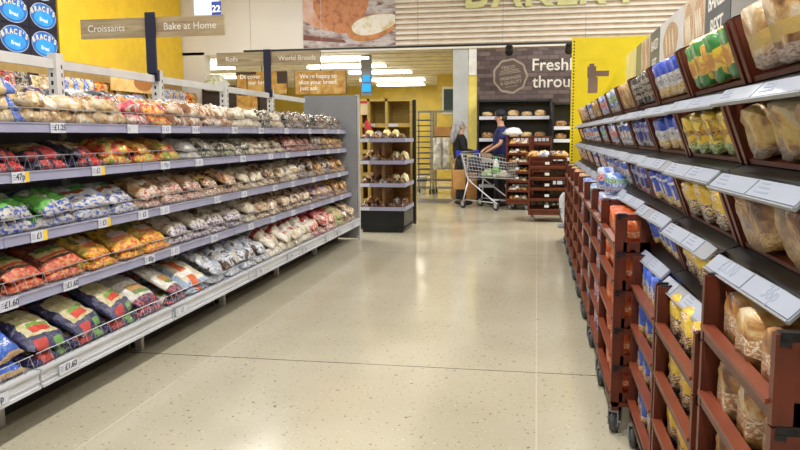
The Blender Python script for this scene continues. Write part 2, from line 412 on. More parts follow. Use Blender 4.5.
# ------------------------------------------------------------------ bread packs on the left shelving
def bag_mesh(L, W, H, nu, nv, seed, bumps=.35, fin=True):
    """a filled film bag lying flat: domed and lumpy top, rounded sides, flat base, crimped ends"""
    m = MB(); NU, NV = 20, 18; vs = []; fs = []; r = random.Random(seed); ox, oy = r.random() * 50, r.random() * 50
    def top(u, v):
        e = max(0, 1 - abs(u) ** 5) ** .5 * max(0, 1 - abs(v) ** 5) ** .5
        b = abs(math.cos(math.pi * (nu * (u + 1) / 2 - .5))) * abs(math.cos(math.pi * (nv * (v + 1) / 2 - .5)))
        n = mnoise.noise(Vector((u * 2.2 + ox, v * 2.2 + oy, seed)))
        n2 = mnoise.noise(Vector((u * 6 + ox, v * 6 + oy, seed + 9)))
        return H * e * (1 - bumps + bumps * b + .16 * n + .13 * n2)
    us = [-1 + 2 * i / NU for i in range(NU + 1)]; vv = [-1 + 2 * j / NV for j in range(NV + 1)]
    zc = .3 * H
    for i, u in enumerate(us):
        for j, v in enumerate(vv):
            edge = i in (0, NU) or j in (0, NV)
            wob = .045 * mnoise.noise(Vector((u * 3 + ox, v * 3, 5)))
            vs.append((u * L / 2 * (1 + wob), v * W / 2 * (1 + wob), zc if edge else max(zc * .9, top(u, v))))
    nT = len(vs); idx = lambda i, j: i * (NV + 1) + j
    for i in range(NU):
        for j in range(NV): fs.append((idx(i, j), idx(i + 1, j), idx(i + 1, j + 1), idx(i, j + 1)))
    bot = {}
    for i, u in enumerate(us):
        for j, v in enumerate(vv):
            if i in (0, NU) or j in (0, NV): bot[i, j] = idx(i, j)
            else:
                bot[i, j] = len(vs); e = max(0, 1 - abs(u) ** 8) * max(0, 1 - abs(v) ** 8); vs.append((u * L / 2, v * W / 2, zc * (1 - e) * .6))
    for i in range(NU):
        for j in range(NV): fs.append((bot[i, j], bot[i, j + 1], bot[i + 1, j + 1], bot[i + 1, j]))
    if fin:                                # crimped seal at the rear end, a crinkled one at the front
        for s in (-1,):
            b0 = len(vs); i = 0
            for j, v in enumerate(vv): vs.append((s * (L / 2 + .022), v * W / 2 * .96, zc + .008 * math.sin(j * 2.1)))
            for j in range(NV): fs.append((idx(i, j), idx(i, j + 1), b0 + j + 1, b0 + j))
    m.add(vs, fs); return m
WHT = (232, 228, 220)
def D(kind, desc, L, W, H, nu, nv, cols, scale=16, patches=(), **k):
    return dict(kind=kind, desc=desc, L=L, W=W, H=H, nu=nu, nv=nv, cols=cols, scale=scale, patches=patches, k=k)
P_ = {
 'bluewhite': D('bread_roll_bag', 'blue and white bag of rolls', .30, .28, .075, 2, 2, [(206, 176, 120), (216, 190, 140), (228, 214, 186)], 10, [({1: (-.09, .035)}, (52, 84, 186), WHT, (1, 1, 1), 30), ({1: (.09, .03)}, (70, 110, 200)), ({0: (.05, .02)}, (226, 230, 240))]),
 'tanclear': D('bagel_bag', 'clear bag of tan rolls', .28, .27, .08, 2, 3, [(150, 104, 52), (204, 168, 110), (222, 196, 150), (232, 216, 188)], 14, [({0: (.04, .018), 1: (.03, .05)}, (226, 160, 170))]),
 'pinkred': D('fruit_bun_bag', 'pink and red bag of buns', .27, .25, .08, 2, 2, [(214, 60, 80), (226, 120, 130), (240, 214, 200), (60, 110, 70), (200, 40, 60)], 14),
 'orange': D('bun_bag', 'orange and yellow bag of buns', .27, .25, .085, 2, 2, [(176, 50, 26), (230, 110, 30), (244, 170, 40), (240, 214, 120), (220, 80, 30)], 14),
 'sliced': D('finger_roll_bag', 'clear bag of brown finger rolls', .30, .20, .085, 1, 4, [(140, 84, 44), (188, 134, 84), (226, 206, 178), (236, 226, 210)], 15, stretch=(.5, 2.2, 1)),
 'whiteroll': D('white_roll_bag', 'pale bag of floury white rolls', .28, .25, .085, 2, 3, [(190, 160, 116), (226, 212, 182), (240, 234, 220), (196, 180, 150)], 16),
 'blackwhite': D('seeded_roll_bag', 'black and white bag of seeded rolls', .28, .25, .085, 2, 2, [(26, 26, 30), (70, 64, 60), (196, 188, 172), (170, 146, 108), (36, 34, 36), (30, 30, 34)], 18),
 'greyroll': D('wholemeal_roll_bag', 'silvery bag of wholemeal rolls', .28, .25, .085, 2, 3, [(70, 50, 36), (140, 104, 70), (186, 180, 172), (156, 128, 92), (90, 66, 46)], 17),
 'navynaan': D('naan_bread_pack', 'dark navy naan pack with red patches', .30, .26, .06, 1, 1, [(28, 26, 54), (46, 40, 78), (60, 50, 60), (30, 26, 52)], 11, [({0: (.12, .03), 1: (.05, .04)}, (204, 50, 48)), ({0: (.125, .02), 1: (-.05, .03)}, (196, 60, 54)), ({0: (-.03, .105), 1: (0, .10)}, (214, 192, 136), (150, 130, 80), (1, 1, 1), 12), ({0: (.06, .025), 1: (.03, .06)}, (206, 60, 46))]),
 'creamnaan': D('naan_bread_pack', 'navy naan pack with cream label', .32, .30, .07, 1, 1, [(36, 34, 76), (60, 56, 96), (40, 38, 80)], 12, [({0: (.15, .035), 1: (-.06, .045)}, (200, 56, 48)), ({0: (.15, .03), 1: (.06, .03)}, (110, 160, 76)), ({0: (-.01, .10), 1: (0, .11)}, (222, 208, 168), (196, 190, 120), (1, 1, 1), 20), ({0: (.05, .022), 1: (0, .06)}, (216, 70, 48)), ({0: (.02, .012), 1: (.02, .075)}, (120, 168, 70))]),
 'orangewrap': D('wrap_pack', 'orange and red pack of wraps', .28, .26, .065, 1, 1, [(200, 46, 28), (236, 116, 30), (246, 178, 50), (236, 210, 110), (150, 160, 50)], 13),
 'whitewrap': D('wrap_pack', 'whitish pack of soft wraps', .28, .26, .065, 1, 1, [(206, 200, 190), (232, 230, 226), (190, 190, 196), (214, 196, 160)], 15),
 'greenmaroon': D('flatbread_pack', 'green and maroon pack of flatbreads', .29, .27, .065, 1, 2, [(70, 28, 36), (120, 110, 60), (206, 198, 170), (50, 110, 58), (110, 44, 46), (226, 220, 200)], 14),
 'creamroll': D('roll_pack', 'cream bag of soft rolls', .28, .27, .065, 2, 2, [(140, 104, 66), (206, 186, 150), (232, 222, 200), (212, 196, 166)], 16),
 'pinkbrown': D('tea_cake_bag', 'pinkish brown bag of teacakes', .27, .26, .07, 2, 2, [(96, 52, 36), (160, 100, 70), (206, 160, 140), (190, 110, 100), (140, 90, 56)], 16),
 'golden': D('brioche_bag', 'golden brown bag of brioche rolls', .27, .26, .075, 2, 3, [(110, 66, 30), (176, 122, 60), (214, 170, 98), (196, 150, 90)], 16),
 'greenblue': D('pitta_bread_pack', 'bright green and blue pitta pack', .30, .29, .07, 1, 2, [(58, 150, 44), (110, 190, 66), (60, 140, 50), (206, 214, 196)], 9, [({0: (.14, .05)}, (206, 200, 186), (44, 76, 180), (1, 1, 1), 20), ({0: (-.14, .03)}, (52, 66, 140)), ({0: (-.03, .04), 1: (-.03, .045)}, (216, 196, 166))]),
 'bluewhitewrap': D('pitta_bread_pack', 'pale pitta pack with blue and green print', .30, .29, .07, 1, 2, [(220, 220, 214), (196, 200, 210), (226, 214, 190)], 14, [({0: (.12, .06)}, (214, 210, 200), (60, 90, 180), (1, 1, 1), 24), ({0: (-.05, .03), 1: (.03, .06)}, (76, 166, 70)), ({0: (.0, .02), 1: (-.04, .08)}, (180, 84, 50))]),
 'tanflat': D('flatbread_pack', 'tan flatbread pack with cream label', .30, .28, .07, 1, 2, [(120, 80, 50), (190, 154, 104), (214, 186, 140), (200, 150, 100)], 12, [({0: (.13, .04)}, (214, 200, 180), (176, 70, 56), (1, 1, 1), 26), ({0: (.0, .03), 1: (0, .05)}, (226, 216, 196))]),
 'yellowmaroon': D('flatbread_pack', 'yellow and maroon flatbread pack', .30, .28, .07, 1, 2, [(84, 40, 38), (200, 160, 70), (220, 196, 130), (150, 60, 52)], 12, [({0: (.13, .045)}, (222, 206, 172), (150, 46, 44), (1, 1, 1), 28), ({0: (-.02, .03), 1: (0, .07)}, (204, 190, 196))]),
 'redwrap': D('wrap_pack', 'dark red wrap pack with stripes', .30, .29, .06, 1, 1, [(86, 28, 24), (130, 44, 32), (60, 40, 24), (170, 70, 40)], 11, [({0: (.14, .05)}, (200, 66, 44), (226, 150, 90), (1, 1, 1), 26), ({0: (.02, .05), 1: (0, .10)}, (190, 170, 90), (214, 200, 140), (1, 1, 1), 20), ({0: (-.01, .02), 1: (0, .08)}, (110, 150, 60)), ({0: (.05, .012), 1: (0, .10)}, (206, 76, 54))]),
 'yellowwrap': D('wrap_pack', 'yellow and orange wrap pack', .30, .29, .06, 1, 1, [(150, 120, 40), (226, 176, 50), (236, 200, 80), (120, 130, 50)], 11, [({0: (.14, .055)}, (244, 190, 40), (220, 70, 36), (1, 1, 1), 24), ({0: (.0, .03), 1: (0, .08)}, (226, 206, 190)), ({0: (.05, .02), 1: (0, .10)}, (212, 110, 60))]),
 'purplecream': D('crumpet_pack', 'cream crumpet pack with purple print', .27, .27, .065, 2, 3, [(150, 120, 80), (222, 208, 180), (236, 230, 218), (214, 196, 160)], 16, [({0: (.12, .035)}, (206, 196, 190), (92, 66, 120), (1, 1, 1), 26)]),
 'purple': D('crumpet_pack', 'purple and tan crumpet pack', .27, .26, .07, 2, 3, [(104, 70, 130), (150, 120, 160), (206, 180, 140), (180, 140, 90)], 14),
 'tanroll': D('tea_cake_bag', 'brown clear bag of teacakes', .28, .27, .07, 2, 2, [(104, 66, 38), (176, 132, 84), (214, 190, 150), (232, 222, 204), (150, 104, 62)], 14),
 'bluebox': D('bread_roll_bag', 'bright blue and white bag of long rolls', .34, .26, .09, 1, 3, [(206, 170, 118), (216, 186, 138)], 10, [({0: (.08, .075)}, (38, 96, 196)), ({0: (.10, .02), 1: (.0, .07)}, (226, 232, 242), (60, 110, 200), (1, 1, 1), 40), ({0: (-.13, .05)}, (44, 100, 200))], fin=0),
 'orangestripe': D('tortilla_pack', 'cream tortilla pack with orange stripe', .30, .30, .055, 1, 1, [(222, 208, 176), (232, 222, 198), (214, 198, 164)], 12, [({0: (.15, .035)}, (190, 204, 224), (70, 92, 150), (1, 1, 1), 26), ({1: (-.01, .035)}, (228, 106, 50)), ({0: (.04, .025), 1: (-.02, .07)}, (246, 240, 228)), ({1: (-.12, .02)}, (150, 170, 190))]),
 'whitelabel': D('tortilla_pack', 'white tortilla pack with coloured label', .30, .28, .06, 1, 1, [(226, 222, 210), (206, 200, 190), (236, 230, 214)], 13, [({0: (.14, .045)}, (56, 54, 90), (206, 90, 90), (1, 1, 1), 24), ({0: (.02, .03), 1: (0, .09)}, (196, 150, 90)), ({0: (.06, .015), 1: (0, .09)}, (120, 150, 90))]),
 'bluesilver': D('pitta_bread_pack', 'silvery blue bag of white pittas', .28, .27, .075, 2, 3, [(90, 64, 46), (200, 206, 216), (232, 234, 236), (140, 160, 190), (206, 196, 176)], 17),
 'redcream': D('soft_roll_bag', 'cream roll bag with red print', .29, .27, .085, 2, 2, [(206, 186, 146), (230, 220, 194), (240, 234, 220)], 13, [({0: (.04, .04), 1: (0, .085)}, (226, 214, 196), (176, 40, 44), (1, 1, 1), 17), ({0: (-.08, .02)}, (176, 44, 48))]),
 'redwhite': D('soft_roll_bag', 'red and cream roll bag', .29, .26, .085, 2, 2, [(176, 40, 40), (230, 214, 190), (210, 70, 60), (236, 226, 210)], 12, [({0: (-.06, .05)}, (178, 48, 52))]),
 'greentan': D('deli_roll_bag', 'tan roll bag with green print', .28, .25, .085, 2, 2, [(140, 160, 80), (190, 190, 130), (206, 176, 126), (170, 130, 80)], 13),
}
for i, (k, d) in enumerate(P_.items()):
    kw = dict(d['k']); fin = kw.pop('fin', 1)
    mat = blotch('film_' + k, d['cols'], d['scale'] * .75, patches=d['patches'], rough=.22, bump=.9, coat=.7, bscale=34, **kw)
    d['meshes'] = [bag_mesh(d['L'], d['W'], d['H'], d['nu'], d['nv'], i * 3 + q, .3 if d['nu'] > 1 else .15, fin).mesh(d['kind'], mat, True) for q in (0, 1)]
PROTO = {}
def place(key, M, label, group):
    d = P_[key]; q = rnd.randrange(2)
    if (key, q) not in PROTO:
        o = bpy.data.objects.new(d['kind'], d['meshes'][q]); PROTO[key, q] = o
    else: o = PROTO[key, q].copy()
    COL.objects.link(o); o.matrix_world = M; cat = d['kind'].split('_')[-1]
    return tag(o, label, cat, group)
PLAN = {  # shelf -> bay -> four facings, near to far
 0: {0: [None, None, None, 'bluewhite'], 1: ['bluewhite', 'tanclear', 'tanclear', 'tanclear'], 2: ['pinkred', 'orange', 'sliced', 'sliced', 'sliced'], 3: ['sliced', 'whiteroll', 'whiteroll', 'blackwhite'], 4: ['whiteroll', 'blackwhite', 'greyroll', 'blackwhite'], 5: ['blackwhite', 'greyroll', 'blackwhite', 'greyroll']},
 1: {0: [None, None, None, 'navynaan'], 1: ['navynaan', 'navynaan', 'navynaan', 'orangewrap'], 2: ['orangewrap', 'orangewrap', 'whitewrap', 'greenmaroon'], 3: ['greenmaroon', 'greenmaroon', 'creamroll', 'creamroll'], 4: ['creamroll', 'pinkbrown', 'pinkbrown', 'pinkbrown'], 5: ['greyroll', 'golden', 'golden', 'golden']},
 2: {0: [None, None, None, 'greenblue'], 1: ['greenblue', 'greenblue', 'bluewhitewrap', 'bluewhitewrap'], 2: ['tanflat', 'tanflat', 'tanflat', 'yellowmaroon'], 3: ['yellowmaroon', 'creamroll', 'creamroll', 'tanroll'], 4: ['creamroll', 'whiteroll', 'greyroll', 'greyroll'], 5: ['golden', 'greyroll', 'golden', 'golden']},
 3: {0: [None, None, None, 'redwrap'], 1: ['redwrap', 'redwrap', 'yellowwrap', 'yellowwrap'], 2: ['yellowwrap', 'purplecream', 'purplecream', 'purplecream'], 3: ['purplecream', 'whiteroll', 'tanroll', 'tanroll'], 4: ['tanroll', 'tanroll', 'tanroll', 'purple'], 5: ['purple', 'purple', 'golden', 'golden']},
 4: {0: [None, None, 'bluebox', 'bluebox'], 1: ['creamnaan', 'creamnaan', 'creamnaan', 'whitelabel'], 2: ['whitelabel', 'orangestripe', 'bluesilver', 'bluesilver'], 3: ['bluesilver', 'bluesilver', 'redcream', 'redcream'], 4: ['redcream', 'redcream', 'redwhite', 'redwhite'], 5: ['redwhite', 'greentan', 'tanroll', 'tanroll']},
}
CLEAR = [.26, .18, .235, .225, .285]
for si in range(5):
    zs = STRIP[si][1] - .004
    for bi in range(6):
        row = PLAN[si][bi]; n = len(row); pit = BW / n
        for fi, key in enumerate(row):
            if not key: continue
            d = P_[key]; y = BY0 + BW * bi + pit * (fi + .5); sy = min(1.0, pit * .97 / d['W'])
            for depth in (0, 1):
                x = XF - .02 - d['L'] / 2 if depth == 0 else XB + .035 + d['L'] / 2
                sx = min(1.0, ((XS_[si] - XB - .06) / 2) / d['L'])
                if depth == 0: x = XS_[si] - .02 - d['L'] * sx / 2
                else: x = XB + .045 + d['L'] * sx / 2
                lv = 2 if si in (1, 2, 3) else (3 if (si == 4 and depth) or (si == 0 and key == 'bluewhite') else 2)
                hmax = CLEAR[si] - .012
                f = (1.0 if depth == 0 else (1.22 if si != 1 else 1.05)); z = zs
                f = min(f, hmax / (lv * d['H'] * .98))
                for L in range(lv):
                    yaw = rnd.uniform(-.10, .10) if L == 0 else rnd.uniform(-.30, .30); tilt = rnd.uniform(0, .05) + (rnd.uniform(.06, .22) if depth == 0 and L else 0); roll = rnd.uniform(-.03, .03) if L == 0 else rnd.uniform(-.12, .12)
                    yy = y + rnd.uniform(-.008, .008); xx = x
                    zz = z + (.002 + abs(tilt) * .06 if L else .003); fz = f
                    if si > 0 and depth == 0 and L == 1:          # the upper front pack leans back over the rear stack
                        tilt = [0, .27, .42, .40, .50][si] + rnd.uniform(-.05, .05); hl = d['L'] * sx / 2
                        xx = XS_[si] - .03 - hl * math.cos(tilt) + rnd.uniform(-.03, .0); zz = zs + d['H'] * .72 + hl * math.sin(tilt); yaw *= .95; fz = min(f, 1.0)
                    elif L and depth == 0: xx = x + rnd.uniform(-.03, -.004)
                    M = T(xx, yy, zz) @ Matrix.Rotation(yaw, 4, 'Z') @ Matrix.Rotation(tilt, 4, 'Y') @ Matrix.Rotation(roll, 4, 'X') @ Matrix.Diagonal((sx, sy * rnd.uniform(.92, 1.06), fz * rnd.uniform(.9, 1.1), 1))
                    where = ('lower' if L == 0 else 'upper' if L == lv - 1 else 'middle') + (' front' if depth == 0 else ' rear')
                    place(key, M, '%s, %s, %s stack, %s shelf, %s' % (d['desc'], where, ORD[fi], SHELFW[si], BAYP[bi]), 'packs on the left shelving')
                    z += d['H'] * f * .86
# ------------------------------------------------------------------ right side: tilted bread racks above, dolly stacks of bread crates below
CW, CD, CH = .68, .60, .165
def crate_mesh(rim=True):
    m = MB(); w = CW / 2; t = .016
    m.box(0, .03, -w, w, 0, .012).box(CD - .03, CD, -w, w, 0, .012)
    for k in range(9): m.box(.03, CD - .03, -w + .01 + k * (CW - .05) / 8, -w + .04 + k * (CW - .05) / 8, .002, .011)
    for k in range(4): m.box(.06 + k * .15, .08 + k * .15, -w, w, 0, .010)
    if rim: m.box(-.004, t, -w + .02, w - .02, .004, .036, 0).box(-.012, t + .004, -w + .02, w - .02, .032, .042, 1)      # low front rail with rolled rim
    m.box(CD - t, CD, -w + .02, w - .02, .0, .06).box(CD - t, CD, -w + .02, w - .02, .13, CH)
    for k in range(6): m.box(CD - t, CD, -w + .03 + k * .12, -w + .055 + k * .12, .06, .13)
    for s in (-1, 1):
        a, b = (w - t, w) if s > 0 else (-w, -w + t)
        m.box(.02, CD - .02, a, b, 0, .042).box(.02, CD - .02, a - (.006 if s < 0 else 0), b + (.006 if s > 0 else 0), .138, CH)   # bottom and top side rails
        for x in (.0, .10, CD - .16, CD - .045): m.box(x, x + .045, a, b, 0, CH)
        m.box(.145, CD - .16, a + .004, b - .004, .042, .075).box(.26, CD - .05, a + .005, b - .005, .04, .14)
        for x in (0, CD - .03): m.box(x, x + .03, a - .01 if s > 0 else a - .004, b + .004 if s > 0 else b + .01, 0, CH)     # corner posts
        m.box(-.006, .006, a - .006, b + .006, 0, CH)
        for k in range(4): m.box(.16 + k * .07, .175 + k * .07, a + .002, b - .002, .07, .14)
    return m.mesh('bread_crate', [M_crate, M_cratel])
CRATE = crate_mesh(); CRATE_OPEN = crate_mesh(False)
CLIP = MB().box(-.011, .03, -.012, .012, -.014, .003).box(-.011, .008, -.014, .014, -.022, -.012).mesh('corner_clip', M_black)
def crate(M, label, group, clips=True, me=None):
    o = bpy.data.objects.new('bread_crate', me or CRATE); COL.objects.link(o); o.matrix_world = M; tag(o, label, 'crate', group)
    if clips:
        for s in (-1, 1):
            c = bpy.data.objects.new('corner_clip', CLIP); COL.objects.link(c); c.parent = o; c.location = (.012, s * (CW / 2 - .006), CH + .001); c['label'] = 'black corner clip'
    return o
def loaf_mesh(W, H, L, seed, dome=.35):
    m = MB(); NS, NC = 16, 22; vs = []; fs = []; r = random.Random(seed); of = r.random() * 40
    for i in range(NS + 1):
        t = i / NS; u = 2 * t - 1
        s = max(0.0, 1 - abs(u) ** 5) ** .36
        if i == 0 or i == NS: s = .55
        x = L * (t + (.012 if i == 0 else 0)); sq = 1 - .05 * math.sin(t * 9 + of)
        for k in range(NC):
            a = 2 * math.pi * k / NC; ca, sa = math.cos(a), math.sin(a)
            y = W / 2 * math.copysign(abs(ca) ** .72, ca) * s * sq
            zz = .5 + .5 * math.copysign(abs(sa) ** (.62 if sa < 0 else .95), sa)
            if sa > 0: y *= 1 + .03 * sa
            z = H * (.5 + (zz - .5) * (.82 + .18 * s))
            n = mnoise.noise(Vector((x * 14 + of, ca * 1.6, sa * 1.6 + seed))); n2 = mnoise.noise(Vector((x * 45 + of, ca * 4, sa * 4)))
            k_ = 1 + .045 * n + .03 * n2
            vs.append((x + .008 * n2, y * k_, max(0, H / 2 + (z - H / 2) * k_)))
    for i in range(NS):
        for k in range(NC): fs.append((i * NC + k, i * NC + (k + 1) % NC, (i + 1) * NC + (k + 1) % NC, (i + 1) * NC + k))
    c0 = len(vs); vs.append((.006, 0, H * .48))
    for k in range(NC): fs.append((c0, (k + 1) % NC, k))
    c1 = len(vs); vs.append((L + .03, 0, H * .5))
    for k in range(NC): fs.append((c1, (NS) * NC + k, NS * NC + (k + 1) % NC))
    return m.add(vs, fs)
def LD(desc, cols, patches=(), W=.155, H=.165, **k): return dict(desc=desc, cols=cols, patches=patches, W=W, H=H, k=k)
Z = lambda c, w: {2: (c, w)}
LO = {
 'pale': LD('pale tiger loaf in clear bag', [(120, 76, 42), (186, 140, 80), (208, 172, 116), (222, 204, 176)], [(Z(.02, .03), (196, 180, 170), (156, 120, 100)), (Z(.085, .018), (214, 182, 104))], W=.185, H=.18, scale=9),
 'paleyellow': LD('pale yellowish loaf in clear bag', [(130, 92, 46), (190, 152, 78), (208, 180, 112), (198, 180, 148)], [(Z(.015, .025), (170, 150, 130), (130, 96, 70))], W=.19, H=.17, scale=10),
 'brownround': LD('big brown round loaf in clear bag', [(86, 52, 30), (140, 96, 58), (190, 152, 92), (160, 112, 66)], [(Z(.03, .04), (196, 160, 84), (150, 100, 60))], W=.34, H=.185, scale=8),
 'tanclear': LD('tan sliced loaf in clear bag', [(120, 74, 34), (180, 124, 62), (206, 164, 100), (214, 190, 150)], [(Z(.06, .02), (190, 140, 84), (236, 226, 206))], W=.145, H=.145, scale=9),
 'yellowgreen': LD('yellow and green bagged loaf', [(240, 208, 70), (214, 150, 80), (244, 220, 110), (232, 196, 60)], [({1: (.0, .05), 2: (.13, .022)}, (56, 140, 58)), ({1: (.01, .06), 2: (.03, .02)}, (46, 132, 58)), ({1: (.02, .03), 2: (.08, .02)}, (226, 150, 60)), ({2: (.17, .015)}, (240, 226, 150))], scale=12),
 'yellowgreenbase': LD('yellow bagged loaf with green base', [(244, 208, 50), (236, 196, 40), (150, 120, 50), (246, 222, 90)], [(Z(.02, .03), (110, 150, 60), (206, 206, 150)), (Z(.09, .01), (206, 150, 40), (90, 60, 30))], scale=12),
 'yellowbrown': LD('yellow bagged loaf with brown lettering', [(240, 200, 40), (230, 184, 36), (246, 216, 80)], [(Z(.025, .03), (86, 58, 46), (206, 190, 160)), (Z(.07, .012), (120, 70, 40), (240, 226, 190)), ({1: (0, .03), 2: (.13, .014)}, (250, 240, 200), (190, 60, 60))], scale=12),
 'bluewhiteyellow': LD('blue and white bagged loaf, yellow base', [(232, 232, 232), (210, 214, 224), (240, 240, 240)], [(Z(.145, .04), (38, 78, 206)), (Z(.02, .03), (226, 180, 60), (236, 226, 200)), ({1: (0, .05), 2: (.075, .014)}, (220, 226, 240), (120, 110, 120))], scale=12),
 'bluecircle': LD('blue bagged loaf with white roundel', [(34, 70, 196), (46, 88, 216), (60, 100, 220)], [(Z(.018, .028), (232, 190, 70), (240, 232, 200)), (Z(.125, .006), (220, 228, 245)), ({1: (0, .026), 2: (.075, .024)}, (228, 232, 226), (190, 196, 150))], scale=12),
 'bluestack': LD('blue and white bagged loaf, yellow base', [(40, 84, 204), (60, 106, 216)], [(Z(.02, .035), (226, 178, 70), (240, 236, 220)), ({1: (.01, .04), 2: (.07, .022)}, (226, 230, 236), (120, 120, 150))], W=.15, H=.145, scale=12),
 'blackwhite': LD('black bagged loaf with white lettering', [(24, 22, 24), (40, 36, 36), (60, 50, 44)], [({2: (.115, .010), 1: (0, .055)}, (60, 58, 58), (226, 222, 212), (1, 1, 2), 70), ({2: (.085, .010), 1: (0, .055)}, (40, 38, 38), (226, 222, 212), (1, 1, 2), 70), ({2: (.05, .010), 1: (0, .055)}, (50, 48, 46), (216, 206, 190), (1, 1, 2), 70)], scale=10),
 'navy': LD('navy bagged loaf with white lettering', [(30, 36, 120), (44, 54, 160), (34, 42, 130)], [({2: (.11, .014), 1: (0, .05)}, (60, 70, 170), (216, 220, 236), (1, 1, 2), 60), (Z(.02, .02), (120, 110, 140), (220, 220, 220))], scale=11),
 'tan': LD('tan crusty loaf in clear bag', [(150, 106, 60), (206, 166, 106), (226, 200, 150)], scale=9),
 'whiteblue': LD('white and blue bagged loaf', [(226, 228, 232), (206, 210, 220), (236, 236, 236)], [(Z(.13, .02), (56, 96, 190)), (Z(.05, .012), (50, 70, 150), (226, 226, 236)), ({1: (.02, .02), 2: (.09, .02)}, (200, 60, 60))], scale=12),
 'bluered': LD('blue and red bagged loaf', [(52, 96, 206), (230, 232, 238), (70, 120, 220)], [(Z(.09, .022), (206, 50, 50), (240, 236, 236)), (Z(.025, .02), (230, 230, 236), (60, 80, 170))], scale=13),
 'bluegreen': LD('blue and green bagged loaf', [(70, 140, 210), (226, 234, 240), (50, 110, 200)], [(Z(.10, .02), (60, 150, 80), (230, 240, 230)), (Z(.03, .02), (206, 212, 226), (150, 60, 70))], scale=13),
 'orange': LD('orange bagged loaf', [(206, 74, 20), (230, 100, 30), (238, 120, 40)], [(Z(.06, .012), (236, 120, 50), (246, 220, 190))], W=.15, H=.145, scale=12),
 'orangebun': LD('bag of orange buns', [(224, 130, 40), (244, 170, 60), (236, 210, 170), (196, 96, 40)], scale=14),
 'mixed': LD('brown and white bagged loaf', [(120, 80, 56), (220, 210, 200), (180, 130, 90), (206, 180, 160)], scale=13),
}
for i, (k, d) in enumerate(LO.items()):
    kw = dict(d['k']); mat = blotch('loaf_film_' + k, d['cols'], kw.pop('scale', 10), patches=d['patches'], rough=.28, bump=.5, bscale=32, coat=.6, **kw)
    d['meshes'] = [loaf_mesh(d['W'], d['H'], .36, i * 2 + q).mesh('bagged_loaf', mat, True) for q in (0, 1)]
def loaf(key, M, label):
    o = bpy.data.objects.new('bagged_loaf', LO[key]['meshes'][rnd.randrange(2)]); COL.objects.link(o); o.matrix_world = M
    return tag(o, label, 'loaf', 'bagged loaves on the right')
PITCH, FAR0, NCOL = .70, 2.05, 11
LEV = [1.475, 1.272, 1.062, .872]                     # front lower edge of the tilted crates on each level
LEVW = ['top', 'second', 'third', 'lowest']
COLW = ['nearest column', 'second column', 'third column', 'fourth column', 'fifth column', 'sixth column', 'seventh column', 'eighth column', 'ninth column', 'tenth column', 'farthest column']
TILT = R(20)
UP = [['pale', 'paleyellow', 'brownround'], ['yellowgreen', 'yellowgreenbase', 'yellowbrown', 'yellowbrown'], ['bluewhiteyellow', 'bluewhiteyellow', 'bluecircle', 'bluecircle'],
      ['blackwhite', 'navy', 'navy'], ['tan', 'whiteblue', 'whiteblue'], ['bluegreen', 'bluered', 'whiteblue'], ['bluered', 'bluegreen', 'bluered'], ['tan', 'whiteblue', 'whiteblue'],
      ['whiteblue', 'bluered', 'mixed'], ['mixed', 'whiteblue', 'mixed'], ['orangebun', 'orangebun', 'mixed']]
M_lab = flat('shelf_label_pale', (170, 178, 194), .3, var=.015)
RAILTXT = {(0, 2): ['£1.10', '36p'], (0, 0): ['', ''], (1, 3): ['£1', '']}
